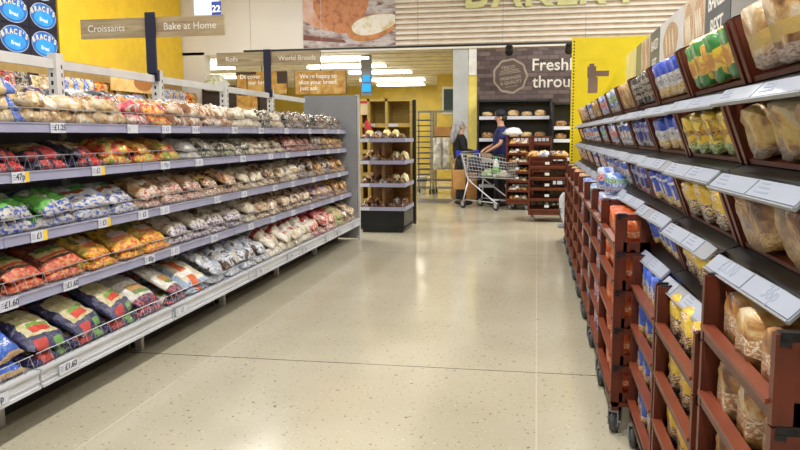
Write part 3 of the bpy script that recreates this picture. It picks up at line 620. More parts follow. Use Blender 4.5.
def bread_rack(ci):
    yf = FAR0 + PITCH * ci; yc = yf - PITCH / 2; nl = len(UP[ci])
    t = empty('bread_rack', (.5, yc, 0), 'black and grey rack holding tilted crates of bread, %s on the right' % COLW[ci], 'rack', 'tilted bread racks on the right')
    p = MB()
    for s in (-1, 1): p.box(.60, .64, s * (PITCH / 2 - .012) - .012, s * (PITCH / 2 - .012) + .012, 0, 2.05)
    p.build('rear_post', M_black, t)
    MB().box(.61, .63, -PITCH / 2 + .025, PITCH / 2 - .025, .05, 1.95).build('rear_panel', M_dark, t)
    for l in range(nl):
        A = T(.018, 0, LEV[l] - .004) @ Matrix.Rotation(-TILT, 4, 'Y')
        sh = MB().box(-.01, .585, -PITCH / 2 + .008, PITCH / 2 - .008, -.012, -.002, 0, A).box(-.03, -.01, -PITCH / 2 + .004, PITCH / 2 - .004, -.028, -.002, 0, A).build('tilted_shelf', M_black, t)
        B = T(-.028, 0, LEV[l] - (.036 if l == 0 else .042)) @ Matrix.Rotation(R(2.5), 4, 'Z') @ Matrix.Rotation(R(45), 4, 'Y')
        MB().box(-.003, .003, -PITCH / 2 + .10, PITCH / 2 - .02, -.026, .024, 0, B).box(-.007, .003, -PITCH / 2 + .10, PITCH / 2 - .02, -.030, -.026, 0, B).build('price_rail', M_grey, sh)
        tx = RAILTXT.get((ci, l), ['', ''])
        for q, (a, b) in enumerate(((.045, .325), (-.245, .035))):
            if ci > 0 and (ci + l + q) % 5 == 4: a += .12
            k = MB().box(-.006, -.003, a, b, -.023, .021, 0, B)
            Tm = B @ face_minus_x((-.0062, (a + b) / 2, .002))
            if tx[q]: k.text(tx[q], .05, Tm, 1, .0003, .0006)
            elif ci < 4:
                for z in range(3): k.box(-.0066, -.006, b - .11 + .015 * z, b - .03, -.012 + z * .012, -.007 + z * .012, 1, B)
            k.build('price_label', [M_lab, M_inkg], sh)
    for l, key in enumerate(UP[ci]):
        M = T(.53, yc, LEV[l] + .002) @ Matrix.Rotation(-TILT, 4, 'Y')
        crate(M @ Matrix.Diagonal((1, .97, 1, 1)), 'brown bread crate tilted on the %s level of the rack, %s' % (LEVW[l], COLW[ci]), 'tilted bread crates', ci < 6, CRATE_OPEN)
        d = LO[key]; n = 2 if key == 'brownround' else 3 if (d['W'] > .17 or ci > 4) else 4
        if (ci, l) in ((1, 2), (1, 3)): n = 3
        span = CW * .97 - .085
        for q in range(n):
            yy = span / 2 - .02 - span * (q + .5) / n; sy = min(1.18, span / n * .98 / d['W'])
            xx = -.022 + rnd.uniform(0, .018)
            loaf(key, M @ T(xx, yy, .014) @ Matrix.Rotation(rnd.uniform(-.05, .05), 4, 'Z') @ Matrix.Diagonal((1, sy, rnd.uniform(.92, 1.0) * (.96 if l == 0 else .84), 1)),
                 '%s, %s from left, %s tilted crate, %s' % (d['desc'], ORD[q], LEVW[l], COLW[ci]))
for c in range(NCOL): bread_rack(c)

WHEEL = MB()
for s in (0,):
    WHEEL.lathe([(.018, -.014), (.046, -.014), (.05, -.008), (.05, .008), (.046, .014), (.018, .014)], 18, 0, Matrix.Rotation(R(90), 4, 'X'))
WHEEL.lathe([(.012, -.017), (.034, -.015), (.034, .015), (.012, .017)], 14, 1, Matrix.Rotation(R(90), 4, 'X'))
WHEEL = WHEEL.mesh('wheel', [flat('wheel_dark_rubber', (70, 72, 74), .5), flat('wheel_hub_grey', (150, 152, 154), .4)])
FORK = MB().box(-.03, .03, -.024, -.019, .04, .115).box(-.03, .03, .019, .024, .04, .115).box(-.03, .03, -.024, .024, .10, .115).tube([(0, -.03, .05), (0, .03, .05)], .007, 6).mesh('castor', M_steel)
def dolly(xf, y0, y1, label):
    t = empty('crate_dolly', (xf, (y0 + y1) / 2, 0), label, 'dolly', 'wheeled crate dollies on the right'); w = y1 - y0
    MB().box(.0, CD, -w / 2, w / 2, .135, .156).box(0, .03, -w / 2, w / 2, .115, .156).box(CD - .03, CD, -w / 2, w / 2, .115, .156).build('frame', M_crate, t)
    for x in (.02, CD - .06):
        for s in (-1, 1):
            f = bpy.data.objects.new('castor', FORK); COL.objects.link(f); f.parent = t
            f.matrix_local = T(x, s * (w / 2 - .05), 0) @ Matrix.Rotation(R(70 if x < .1 else 20), 4, 'Z')
            h = bpy.data.objects.new('wheel', WHEEL); COL.objects.link(h); h.parent = f; h.location = (0, 0, .05)
STK = [(.42, 1.36, 1.93, 5, 'tanclear', 3), (.42, 2.0, 2.62, 4, 'yellowbrown', 3), (.42, 2.66, 3.28, 4, 'bluestack', 4), (.35, 3.34, 4.08, 5, 'orange', 4)]
for i in range(7): STK.append((.355, 4.13 + .74 * i, 4.83 + .74 * i, 5, ['bluered', 'bluegreen', 'bluered', 'orangebun', 'orangebun', 'orangebun', 'mixed'][i], 3 if i < 5 else 2))
STKW = ['nearest stack', 'second stack', 'third stack', 'fourth stack', 'fifth stack', 'sixth stack', 'seventh stack', 'eighth stack', 'ninth stack', 'tenth stack', 'farthest stack']
TIERW = ['bottom', 'second', 'third', 'fourth', 'fifth']
for i, (xf, y0, y1, n, key, nl) in enumerate(STK):
    dolly(xf, y0, y1, 'brown wheeled dolly carrying bread crates, under the %s on the right' % STKW[i])
    yc = (y0 + y1) / 2; sy = (y1 - y0) / CW
    for k in range(n):
        z = .158 + .170 * k
        crate(T(xf, yc, z) @ Matrix.Diagonal((1, sy, 1, 1)), 'brown bread crate, %s from floor in the %s on the right' % (TIERW[k], STKW[i]), 'crates stacked on dollies', i < 6)
        if not key: continue
        d = LO[key]; span = (y1 - y0) - .08
        for q in range(nl):
            yy = yc + span / 2 - span * (q + .5) / nl; s = min(1.2, span / nl * .95 / d['W'])
            hz = .138 / d['H'] if (k < n - 1) else .93
            key2 = key
            lf = loaf(key2, T(xf + .008 + rnd.uniform(0, .02), yy, z + .014) @ Matrix.Rotation(rnd.uniform(-.07, .07), 4, 'Z') @ Matrix.Diagonal((1, s, hz, 1)),
                 '%s, %s from left, %s crate of %s' % (d['desc'], ORD[q], TIERW[k], STKW[i]))
            if key == 'orange' and q == nl - 1:
                wl = MB().text('W', .10, face_cam((.15, -LO['orange']['W'] / 2 - .004, .07)), 0, .002, .004).build('lettering', M_sltr, lf); wl['label'] = 'white letter W'
# loaves on top of the fifth and sixth stacks, and the white lettering on the orange bag
loaf('bluered', T(.37, 4.68, 1.012) @ Matrix.Rotation(.2, 4, 'Z') @ Matrix.Diagonal((.7, .8, .85, 1)), 'blue and red bagged loaf lying on top of the fifth stack, left one')
loaf('bluegreen', T(.39, 4.45, 1.012) @ Matrix.Diagonal((.7, .7, .7, 1)), 'blue and green bagged loaf lying on top of the fifth stack, right one')

# header boards above the racks, each a printed panel
HB = [(3.2, 4.55, 'wheat'), (4.57, 5.22, 'grey'), (5.24, 5.95, 'tan'), (5.97, 7.05, 'loaf'), (7.07, 7.62, 'grey2'), (7.64, 8.25, 'tan2'), (8.27, 8.65, 'greengrey'), (8.67, 9.6, 'pale')]
HLAB = {'wheat': 'header board with a white plate and wheat ears, nearest over the right racks', 'grey': 'dark grey header board with two white words, nearer one', 'tan': 'tan header board picturing bread slices, right of the white loaf board',
        'loaf': 'pale header board picturing one long loaf', 'grey2': 'dark grey header board with two white words, farther one', 'tan2': 'cream header board with tan triangles, far along the right racks',
        'greengrey': 'narrow green-grey header board far along the right racks', 'pale': 'plain pale yellow header board, farthest over the right racks'}
HCOL = {'wheat': (150, 150, 146), 'grey': (84, 90, 96), 'tan': (222, 200, 172), 'loaf': (226, 227, 225), 'grey2': (92, 98, 98), 'tan2': (222, 210, 180), 'greengrey': (136, 142, 112), 'pale': (232, 226, 170)}
XH = 1.06
for y0, y1, k in HB:
    t = empty('header_board', (XH, (y0 + y1) / 2, 2.06), HLAB[k], 'board', 'header boards over the right racks'); h = (y1 - y0) / 2
    MB().box(0, .02, -h, h, -.2, .235).build('board', flat('header_' + k, HCOL[k], .4, var=.05, scale=3), t)
    if k in ('grey', 'grey2'):
        for s_, z_ in (('BAKED', .10), ('BEST', -.07)): MB().text(s_, .155 if k == 'grey' else .13, face_minus_x((-.001, 0, z_)), 0, .001, .002).build('lettering', M_sltr, t)
    elif k in ('loaf', 'tan', 'tan2'):
        pr = MB(); n = 1 if k == 'loaf' else 2
        for q in range(n):
            cy = (q - (n - 1) / 2) * h; ry, rz = (h * .62, .17) if n == 1 else (h * .42, .2)
            pts = [(cy + ry * math.cos(a) * (1 + .1 * math.sin(3 * a)), rz * math.sin(a) + .02) for a in [2 * math.pi * i / 28 for i in range(28)]]
            pr.prism(pts, 0, .002, 0, face_minus_x((0, 0, 0)))
            for j in range(3 if k != 'tan2' else 1):
                pr.prism([(cy - ry * .5 + j * ry * .45 + .03 * math.cos(a) - .05 * math.sin(a), .1 * math.sin(a) + .03) for a in [2 * math.pi * i / 12 for i in range(12)]], .002, .003, 1, face_minus_x((0, 0, 0)))
        pr.build('printed_bread', [wood_mat('printed_crust_' + k, (176, 128, 84), (226, 200, 164), 9, (3, 3, 9)), flat('printed_crumb', (234, 218, 190), .5)], t)
    elif k == 'wheat':
        pr = MB()
        ring = [(h * .35 + .42 * math.cos(a), .1 + .36 * math.sin(a)) for a in [math.pi * (.35 + 1.3 * i / 24) for i in range(25)]]
        inn = [(h * .35 + .36 * math.cos(a), .1 + .31 * math.sin(a)) for a in [math.pi * (.35 + 1.3 * i / 24) for i in range(25)]]
        for i in range(24):
            q = [ring[i], ring[i + 1], inn[i + 1], inn[i]]
            q = [(a, min(.234, max(-.199, b))) for a, b in q]
            if abs(q[0][1] - q[3][1]) + abs(q[0][0] - q[3][0]) > .01: pr.prism(q, 0, .002, 0, face_minus_x((0, 0, 0)))
        rr = random.Random(3)
        for j in range(46):
            cx, cz = rr.uniform(-.1, .55), rr.uniform(-.16, .2); a = rr.uniform(.9, 1.5)
            if cx > h - .06: continue
            pr.prism([(cx + .09 * math.cos(b) * math.cos(a) - .012 * math.sin(b) * math.sin(a), max(-.199, min(.234, cz + .09 * math.cos(b) * math.sin(a) + .012 * math.sin(b) * math.cos(a)))) for b in [2 * math.pi * i / 8 for i in range(8)]], .001 + .0004 * (j % 4), .0025 + .0004 * (j % 4), 1, face_minus_x((0, 0, 0)))
        pr.build('printed_picture', [flat('printed_plate_white', (226, 224, 216), .4), flat('printed_wheat', (206, 180, 116), .5)], t)
    MB().box(.021, .045, -.015, .015, -.2, .2).build('bracket', M_black, t)
# yellow end panel behind the far end of the racks
t = empty('yellow_end_panel', (.42, 9.8, 0), 'bright yellow end panel with a slotted post at the far end of the racks', 'panel')
MB().box(.05, 1.9, 0, .03, 0, 2.55).box(.05, 1.9, -.003, 0, 2.28, 2.284).build('board', M_yelp, t)
u = MB().box(0, .05, -.01, .04, 0, 2.56)
for k in range(62): u.box(.018, .034, -.0112, -.01, .05 + k * .04, .07 + k * .04, 1)
u.build('slotted_post', [M_yelp, M_slot], t)
t = empty('topper_bracket', (.62, 8.75, 1.86), 'brown blocky bracket with a side arm standing on the far rack tops', 'bracket')
MB().box(-.06, .04, -.05, .05, -.05, .12).build('stem', flat('bracket_brown', (132, 112, 96), .6), t)
MB().box(-.07, .02, -.05, .05, .121, .24).box(.02, .16, -.04, .04, .135, .19).box(-.05, .0, -.04, .04, .24, .27).build('head', flat('bracket_brown_head', (128, 104, 92), .6), t)
# ------------------------------------------------------------------ hanging signs over the left shelving
def aisle_sign(y, words, label, zc):
    t = empty('category_sign', (XB, y, 0), label, 'sign', 'wooden category signs')
    MB().box(-.04, .04, -.085, -.066, 1.84, 2.30).box(-.04, .04, -.066, -.035, 1.78, 1.865).build('post', M_navy, t)
    bd = MB().box(-.60, .60, -.0655, -.0455, zc - .075, zc + .075).build('board', M_sign, t)
    for s, x in words: MB().text(s, .075, face_cam((x, -.0655, zc)), 0, .001, .0005).build('lettering', M_sltr, bd)
aisle_sign(BY0 + BW * 3, [('Croissants', -.38), ('Bake at Home', .32)], 'pale wooden sign reading Croissants and Bake at Home on a navy post', 2.19)
aisle_sign(BY0 + BW * 5, [('Rolls', -.42), ('World Breads', .34)], 'pale wooden sign reading Rolls and World Breads on a navy post, farther back', 2.20)
t = empty('aisle_number_sign', (-5.38, 12.0, 3.45), 'navy hanging aisle sign reading 22 with pale side face', 'sign')
MB().box(-.30, .02, -.01, .3, -.13, .6).build('pale_panel', flat('sign_pale_blue', (190, 200, 214), .4), t)
MB().box(.021, .18, -.02, .0, -.13, .12).build('number_panel', flat('sign_navy', (36, 52, 120), .4), t)
MB().text('22', .15, face_cam((.10, -.0205, 0)), 0, .001, .003).build('number', M_sltr, t)
MB().tube([(-.1, .15, .6), (-.1, .15, 1.45)], .006).tube([(.1, -.01, .12), (.1, -.01, 1.45)], .004).build('hanger', M_steel, t)

# ------------------------------------------------------------------ far left side wall: shelving with a blue bread header
def oval_logo(m, M, a, b):
    e = lambda ra, rb: [(ra * math.cos(2 * math.pi * i / 36), rb * math.sin(2 * math.pi * i / 36)) for i in range(36)]
    m.prism(e(a, b), 0, .003, 0, M).prism(e(a * .965, b * .955), .003, .005, 1, M).prism([(x, y - b * .22) for x, y in e(a * .74, b * .58)], .005, .006, 2, M)
    for i, ch in enumerate("BRACE'S"):
        u = [-.86, -.57, -.26, .04, .36, .58, .80][i]; x, y = a * u, -b * .10 + b * .62 * math.sqrt(1 - u * u)
        mm = M @ T(x, y, .0065) @ Matrix.Rotation(-.55 * u, 4, 'Z')
        m.text(ch, b * .56, mm, 3, .002, .004)
    m.text('Bread', b * .42, M @ T(0, -b * .34, .0065) @ Matrix.Rotation(-.1, 4, 'Z'), 4, .001, .002)
LOGO = [flat('logo_pale_rim', (200, 214, 226), .4), flat('logo_blue', (40, 110, 200), .4), flat('logo_bright_blue', (50, 160, 236), .4), flat('logo_cream', (232, 222, 196), .4), flat('logo_white', (236, 240, 244), .4)]
for r_, zz in enumerate((2.79, 3.22, 3.65)):
    for c_ in range(3):
        yc = 10.70 - .68 * c_
        t = empty('bread_header_panel', (-7.58, yc, zz), "navy panel with blue oval Brace's Bread emblem, %s row, %s from the yellow wall" % (['lowest', 'middle', 'upper'][r_], ORD[c_]), 'panel', 'navy bread emblem panels')
        MB().box(-.03, 0, -.335, .335, -.212, .212).build('board', M_navyp, t)
        lm = MB(); oval_logo(lm, face_plus_x((.0005, 0, 0)), .31, .195); lm.build('emblem', LOGO, t)
struct(MB().box(-7.62, -7.5, 8.6, 11.06, 2.52, 2.575).box(-7.62, -7.56, 8.6, 11.05, 3.87, 3.93).build('trim_10', M_white))
def wall_shelving(y0, y1, word):
    t = empty('wall_shelving', (-7.1, (y0 + y1) / 2, 0), 'white shelving against the far left wall, ' + word, 'shelving', 'shelving along the left wall'); h = (y1 - y0) / 2
    MB().box(-.5, -.47, -h, h, 0, 2.5).build('back_panel', flat('wall_unit_back', (170, 140, 80), .6), t)
    for z in (.3, .8, 1.25, 1.62, 1.95): 
        s = MB().box(-.47, 0, -h, h, z - .03, z).build('shelf', M_shelf, t)
        MB().box(.001, .012, -h, h, z - .045, z + .005).build('price_strip', M_rail, s)
    MB().box(-.47, -.43, -h, -h + .04, 0, 2.5).box(-.47, -.43, h - .04, h, 0, 2.5).build('upright', M_white, t)
wall_shelving(8.4, 10.9, 'under the emblem panels'); wall_shelving(10.95, 13.4, 'under the yellow band, nearer'); wall_shelving(13.45, 15.3, 'under the yellow band, by the corner')
WP = ['pinkred', 'bluewhite', 'navynaan', 'tanclear', 'orange', 'blackwhite', 'bluewhite', 'greyroll', 'bluesilver', 'golden', 'navynaan', 'bluewhite']
WPD = {'pinkred': 'pink and red pack', 'bluewhite': 'blue and white pack', 'navynaan': 'dark navy pack', 'tanclear': 'tan pack', 'orange': 'orange pack', 'blackwhite': 'black and white pack', 'greyroll': 'grey brown pack', 'bluesilver': 'silver blue pack', 'golden': 'golden brown pack'}
for s, z in enumerate((1.95, 1.62)):
    for i in range(22):
        key = WP[(i * 5 + s * 3) % len(WP)]; d = P_[key]; y = 9.25 + i * .27
        o = place(key, T(-7.11 - d['H'] * 2.2 * .3, y, z + .145 + .003) @ Matrix.Rotation(R(82), 4, 'Y'), '%s on the %s shelf of the far left wall, %s from left' % (WPD[key], ['upper', 'lower'][s], ORD[i]), 'packs on the left wall shelving')
# picture board of golden bread on the wall unit
t = empty('bread_picture_board', (-7.05, 12.35, 2.30), 'golden bread picture board on the left wall shelving under the yellow band', 'board')
MB().box(0, .02, -.75, .75, -.17, .2).build('board', wood_mat('picture_gold', (206, 160, 84), (236, 206, 140), 3, (1, 1, 2)), t)
MB().prism([(.3 + .32 * math.cos(a), .0 + .13 * math.sin(a)) for a in [2 * math.pi * i / 20 for i in range(20)]], 0, .003, 0, face_plus_x((.0205, 0, 0))).build('printed_loaf', wood_mat('picture_crust', (140, 84, 40), (196, 130, 66), 9), t)
# items seen between the posts, on the far side of the shelving run
FARS = [(4.75, 'white', .10), (5.0, 'dark', .12), (5.24, 'teal', .10), (5.48, 'blue', .11), (4.5, 'dark', .10), (4.22, 'violet', .11), (3.95, 'blue', .12), (3.7, 'violet', .12), (5.95, 'white', .10), (3.42, 'white', .13)]
bk = MB().box(-.55, 0, 0, 4.1, -.025, 0)
t = empty('rear_shelf', (XB - .02, 3.0, 1.56), 'grey shelf on the far side of the left run behind the top packs', 'shelf')
MB().box(-.5, -.02, 0, 3.2, -.02, 0).build('board', M_shelf, t); MB().box(-.4, -.02, .05, .07, -.14, -.021).box(-.4, -.02, 3.1, 3.12, -.14, -.021).box(-.4, -.02, 1.5, 1.52, -.14, -.021).build('bracket', M_shelf, t)
FD = {'white': ('white bag', [(226, 224, 218), (240, 238, 232), (206, 206, 206)]), 'dark': ('dark slate bag', [(44, 52, 62), (70, 80, 92), (32, 36, 44)]), 'teal': ('grey teal tub-like bag', [(130, 150, 160), (160, 176, 184)]),
      'blue': ('blue bag', [(40, 70, 170), (60, 100, 200), (226, 230, 236)]), 'violet': ('violet and tan bag', [(96, 84, 150), (150, 110, 80), (70, 66, 130), (190, 160, 120)])}
for i, (y, k, h) in enumerate(FARS):
    o = bag_mesh(.26, .23, h, 1, 2, 60 + i, .25).build('bread_bag', blotch('far_bag_' + k, FD[k][1], 12, rough=.3, bump=.5) if 'far_bag_' + k not in bpy.data.materials else bpy.data.materials['far_bag_' + k], None, True, T(XB - .22, y, 1.565 - .002))
    tag(o, '%s on the rear shelf, %s' % (FD[k][0], ['right of the tall post', 'beside the white bag', 'left of the farthest blue bag', 'farthest blue one', 'right behind the post', 'left of the post', 'two left of the post', 'three left of the post', 'at the far end', 'at the near end'][i]), 'bag', 'bags behind the top packs')

# ------------------------------------------------------------------ posters and bakery front at the back left
t = empty('bakery_counter', (-5.0, 15.2, 0), 'dark brown glazed bakery counter front behind the left shelving', 'counter')
MB().box(-2.08, 2.05, -.02, .18, 0, 1.4).build('base', flat('counter_brown', (86, 66, 52), .5), t)
MB().box(-2.08, -1.30, -.02, .1, 1.4, 2.42).box(-1.26, -.55, -.02, .1, 1.4, 2.30).build('glass_panel', flat('dark_glass_brown', (62, 52, 48), .15), t)
MB().box(-1.30, -1.26, -.03, .11, 1.4, 2.42).build('mullion', M_grey, t)
def poster(x0, x1, z0, z1, y, words, label, seed, hide=False):
    t = empty('bread_poster', ((x0 + x1) / 2, y, (z0 + z1) / 2), label, 'poster', 'bread posters at the bakery counter'); w = (x1 - x0) / 2; h = (z1 - z0) / 2
    MB().box(-w, w, 0, .02, -h, h).build('board', blotch_soft('poster_gold_%d' % seed, [(104, 72, 34), (176, 128, 54), (196, 156, 84), (206, 180, 126)], 3 + seed, rough=.4, bump=0, coat=0, rand=False), t)
    if seed == 1: MB().box(w * .6, w, -.002, -.0005, -h * .1, h).build('printed_dark_hand', flat('poster_dark_brown', (60, 46, 36), .5), t); MB().box(-w, -w * .2, -.002, -.0005, h * .75, h).build('printed_dark', flat('poster_dark_brown', (60, 46, 36), .5), t)
    if words:
        for i, s in enumerate(words): MB().text(s, .125, face_cam((-w * .08 if len(s) > 8 else -w * .45, -.003, h * .55 - i * h * .52)), 0, .001, .002).build('lettering', M_sltr, t)
    MB().box(-w, -w + .012, -.006, .026, -h, h + .01).box(w - .012, w, -.006, .026, -h, h + .01).box(-.01, .01, .021, .03, -h, h + .42).build('frame', flat('poster_frame', (96, 80, 60), .5), t)
poster(-6.28, -5.15, 2.23, 2.69, 15.15, ['Discover', 'our bread'], 'bread poster reading Discover, behind the farther navy post', 1)
poster(-4.99, -3.88, 2.21, 2.68, 15.15, ["We're happy to", 'slice your bread,', 'just ask'], 'golden poster with white words offering to slice bread', 2)
poster(-6.28, -5.8, 1.75, 2.2, 15.12, None, 'small golden bread poster below the Discover poster', 3)
t = empty('white_loaf_bag', (-6.75, 15.2, 2.301), 'pale bread bag on the bakery counter left of the Discover poster', 'bag')
bag_mesh(.5, .4, .34, 1, 1, 77, .2).build('bag', blotch('counter_bag', [(200, 196, 170), (226, 224, 214), (150, 170, 110)], 6), t, True)
# large bread picture on the bulkhead
t = empty('bread_picture', (-3.87, 15.38, 4.0), 'large bread picture on the bulkhead left of the slatted wall', 'picture')
MB().box(-.985, .985, 0, .02, -.82, .88).build('backing', blotch_soft('picture_table', [(92, 60, 58), (170, 150, 150), (206, 200, 200), (120, 84, 76)], 2.5, stretch=(1, 1, 3), rough=.45, bump=0, coat=0, rand=False), t)
def ell(cx, cz, a, b, rot=0, n=30, wob=.05, cl=(-.985, .985, -.82, .88)):
    o = []
    for i in range(n):
        th = 2 * math.pi * i / n; k = 1 + wob * math.sin(3 * th + 1)
        x, z = a * k * math.cos(th), b * k * math.sin(th)
        o.append((min(cl[1], max(cl[0], cx + x * math.cos(rot) - z * math.sin(rot))), min(cl[3], max(cl[2], cz + x * math.sin(rot) + z * math.cos(rot)))))
    return o
F0 = face_cam((0, 0, 0))
MB().prism([(-.985, .88), (-.985, -.25), (-.7, -.42), (-.4, -.5), (-.4, .88)], 0, .003, 0, F0).build('printed_flour_loaf', blotch_soft('picture_flour_crust', [(200, 130, 70), (216, 170, 150), (226, 206, 206)], 3, stretch=(1, 1, .7), rough=.45, bump=0, coat=0, rand=False), t)
MB().prism(ell(-.15, .05, .60, .56, .5), .003, .006, 0, F0).build('printed_crust_loaf', blotch_soft('picture_brown_crust', [(140, 80, 46), (190, 118, 66), (206, 138, 84), (186, 112, 62)], 7, rough=.45, bump=0, coat=0, rand=False), t)
MB().prism(ell(.50, -.43, .58, .25, .22), .006, .009, 0, F0).build('printed_slice_crust', flat('picture_slice_crust', (196, 130, 70), .5, var=.15), t)
MB().prism(ell(.54, -.38, .50, .19, .2), .009, .012, 0, F0).build('printed_crumb', blotch_soft('picture_crumb', [(206, 186, 120), (232, 226, 206), (242, 238, 232), (226, 218, 186)], 6, rough=.45, bump=0, coat=0, rand=False), t)
MB().prism([(-.985, -.55), (-.1, -.68), (-.05, -.74), (-.985, -.66)], .003, .006, 0, F0).build('printed_board', flat('picture_board_brown', (122, 70, 56), .5), t)
# BAKERY lettering, one thing per letter
x = -1.44
for i, ch in enumerate('BAKERY'):
    tm = text_mesh(ch, .86, .03, .02); xs = [v.co.x for v in tm.vertices]; w = max(xs) - min(xs); cx = x + w / 2
    ys = [v.co.y for v in tm.vertices]
    o = MB().text(ch, .86, frame((cx - (max(xs) + min(xs)) / 2, 15.32, 3.86 - min(ys)), (1, 0, 0), (0, 0, 1), (0, -1, 0)), 0, .03, .02).build('sign_letter', flat('letter_pale_green', (224, 222, 160), .45, var=.02))
    tag(o, 'pale green raised letter %s of the bakery sign on the slatted wall' % ch, 'letter', 'bakery sign letters'); x += w + .05
# spotlight track
t = empty('spotlight_track', (-2.55, 14.3, 3.02), 'thin black spotlight track running along below the bulkhead', 'track')
MB().box(-3.2, 3.6, -.018, .018, -.018, .018).build('rail', M_black, t)
hg = MB()
for x in (-3.05, -1.6, .3, 1.9, 3.4): hg.tube([(x, 0, .018), (x, 0, 1.88)], .004, 5)
hg.build('hanging_rod', M_steel, t)
for i, x in enumerate((-.53, .56)):
    s = empty('spotlight', (x, 14.3, 2.99), 'black spotlight under the track %s' % ['over the round emblem', 'beside the yellow end panel'][i], 'spotlight', 'black track spotlights')
    MB().lathe([(.05, -.10), (.075, -.09), (.075, .06), (.05, .09)], 16, 0, T(0, .02, -.07) @ Matrix.Rotation(R(-50), 4, 'X')).build('lamp_head', M_black, s)
    MB().box(-.02, .02, -.015, .015, -.03, .012).build('bracket', M_black, s)

# ------------------------------------------------------------------ tiled wall: lettering, emblem, shelves
t = empty('wall_lettering', (.55, 15.41, 2.65), 'white lettering Freshly throughout on the tiled wall', 'lettering')
def word_left(m, s, size, x, z, M):
    tm = text_mesh(s, size, .012, .004); x0 = min(v.co.x for v in tm.vertices); m.text(s, size, M((x - x0, 0, z)), 0, .012, .004)
lm = MB(); word_left(lm, 'Freshly', .33, -.655, .07, face_cam); lm.build('upper_word', M_sltr, t)
lm = MB(); word_left(lm, 'throughout', .33, -.655, -.265, face_cam); lm.build('lower_word', M_sltr, t)
t = empty('round_emblem', (-.545, 15.42, 2.52), 'round scalloped emblem with small words on the tiled wall', 'emblem')
def ring(r, wv=.03): return [((r + wv * r * math.cos(9 * a)) * math.cos(a), (r + wv * r * math.cos(9 * a)) * math.sin(a)) for a in [2 * math.pi * i / 72 for i in range(72)]]
MB().prism(ring(.345), 0, .008, 0, F0).build('rim', flat('emblem_rim', (168, 152, 138), .45), t)
MB().prism(ring(.305), .008, .010, 0, F0).build('disc', flat('emblem_disc', (96, 80, 72), .45), t)
RZ = Matrix.Rotation(R(8), 4, 'Z'); F1 = face_cam((0, -.011, 0)) @ RZ; M_em = flat('emblem_rim', (168, 152, 138))
for s_, z_, x_, c_ in (('TESCO', .09, -.02, .17), ('FRESHNESS', .085, 0, -.04), ('& QUALITY', .085, 0, -.13)): MB().text(s_, z_, F1 @ T(x_, c_, 0), 0, .001, .002).build('lettering', M_em, t)
for k in range(3): MB().box(-.22 + .02 * k, .22 - .02 * k, .05 + k * .03, .062 + k * .03, 0, .002, 0, F1).build('small_print', M_em, t)
MB().box(-.12, .12, -.215, -.205, 0, .002, 0, F1).build('small_print', M_em, t)
def wall_unit(name, x0, x1, y, zs, top, label):
    t = empty(name, ((x0 + x1) / 2, y, 0), label, 'shelving'); w = (x1 - x0) / 2
    MB().box(-w, w, .36, .38, 0, top).box(-w, -w + .03, 0, .36, 0, top).box(w - .03, w, 0, .36, 0, top).box(-w, w, 0, .36, top - .04, top).build('case', M_black, t)
    for z in zs:
        s = MB().box(-w + .031, w - .031, .01, .355, z - .03, z).build('shelf', M_black, t)
        MB().box(-w + .031, w - .031, -.012, .009, z - .055, z + .01).build('shelf_edge', M_tick, s)
    return t
wall_unit('bakery_shelf', -1.16, .27, 15.0, (.35, .85, 1.27, 1.70), 2.03, 'black bakery shelving with white shelf edges against the tiled wall')
wall_unit('bakery_shelf', .29, 1.2, 14.6, (.45, .9, 1.25, 1.49), 1.95, 'black shelving with white edges beside the yellow end panel')
def loaf_small(x, y, z, L, W, H, ang, key, label):
    d = LO[key]; o = bpy.data.objects.new('bagged_loaf', d['meshes'][0]); COL.objects.link(o)
    o.matrix_world = T(x, y, z + .001) @ Matrix.Rotation(ang, 4, 'Z') @ Matrix.Diagonal((L / .36, W / d['W'], H / d['H'], 1)); tag(o, label, 'loaf', 'loaves on the tiled wall shelves')
XS = [(-.92, 'tan', .16), (-.45, 'tan', .13), (-.22, 'tan', .17), (0.03, 'tan', .16)]
for j, z in enumerate((1.70, 1.27, .85)):
    for i in range(5):
        x = -.98 + i * .26
        loaf_small(x, 15.05, z, .27, .22, .13 if (i + j) % 3 else .10, R(90), ['tan', 'brownround', 'tan', 'tanclear'][(i + j) % 4], 'golden loaf on the %s shelf by the tiled wall, %s from left' % (['upper', 'middle', 'lower'][j], ORD[i]))
for j, z in enumerate((1.49, 1.25, .9)):
    for i in range(3): loaf_small(.45 + i * .27, 14.65, z, .27, .22, .12, R(90), 'brownround', 'dark loaf on the %s shelf beside the yellow panel, %s from left' % (['upper', 'middle', 'lower'][j], ORD[i]))

# ------------------------------------------------------------------ display island at the end of the left run
t = empty('display_island', (-2.10, 10.5, 0), 'low wooden bread island with black plinth beyond the end of the left shelving', 'display')
MB().box(-.31, .31, -.38, .38, .04, .30).box(-.29, .29, -.36, .36, 0, .04).box(-.33, .33, -.40, .40, .06, .075).build('plinth', flat('plinth_black', (28, 28, 30), .25), t)
MB().box(-.02, .02, -.3, .3, .33, 1.30).box(-.28, .28, .33, .35, .33, 1.28).build('core', wood_mat('island_wood', (92, 62, 32), (140, 100, 54)), t)
for z in (.335, .665, .98, 1.285):
    s = MB().box(-.31, .31, -.38, .38, z - .03, z).build('shelf', wood_mat('island_wood', (92, 62, 32), (140, 100, 54)) if False else bpy.data.materials['island_wood'], t)
    MB().box(-.315, .33, -.392, -.381, z - .03, z + .022, 0).box(-.315, -.18, -.394, -.392, z - .026, z + .018, 1).box(.311, .322, -.38, .38, z - .03, z + .022, 0).build('price_strip', [M_rail, M_tick], s)
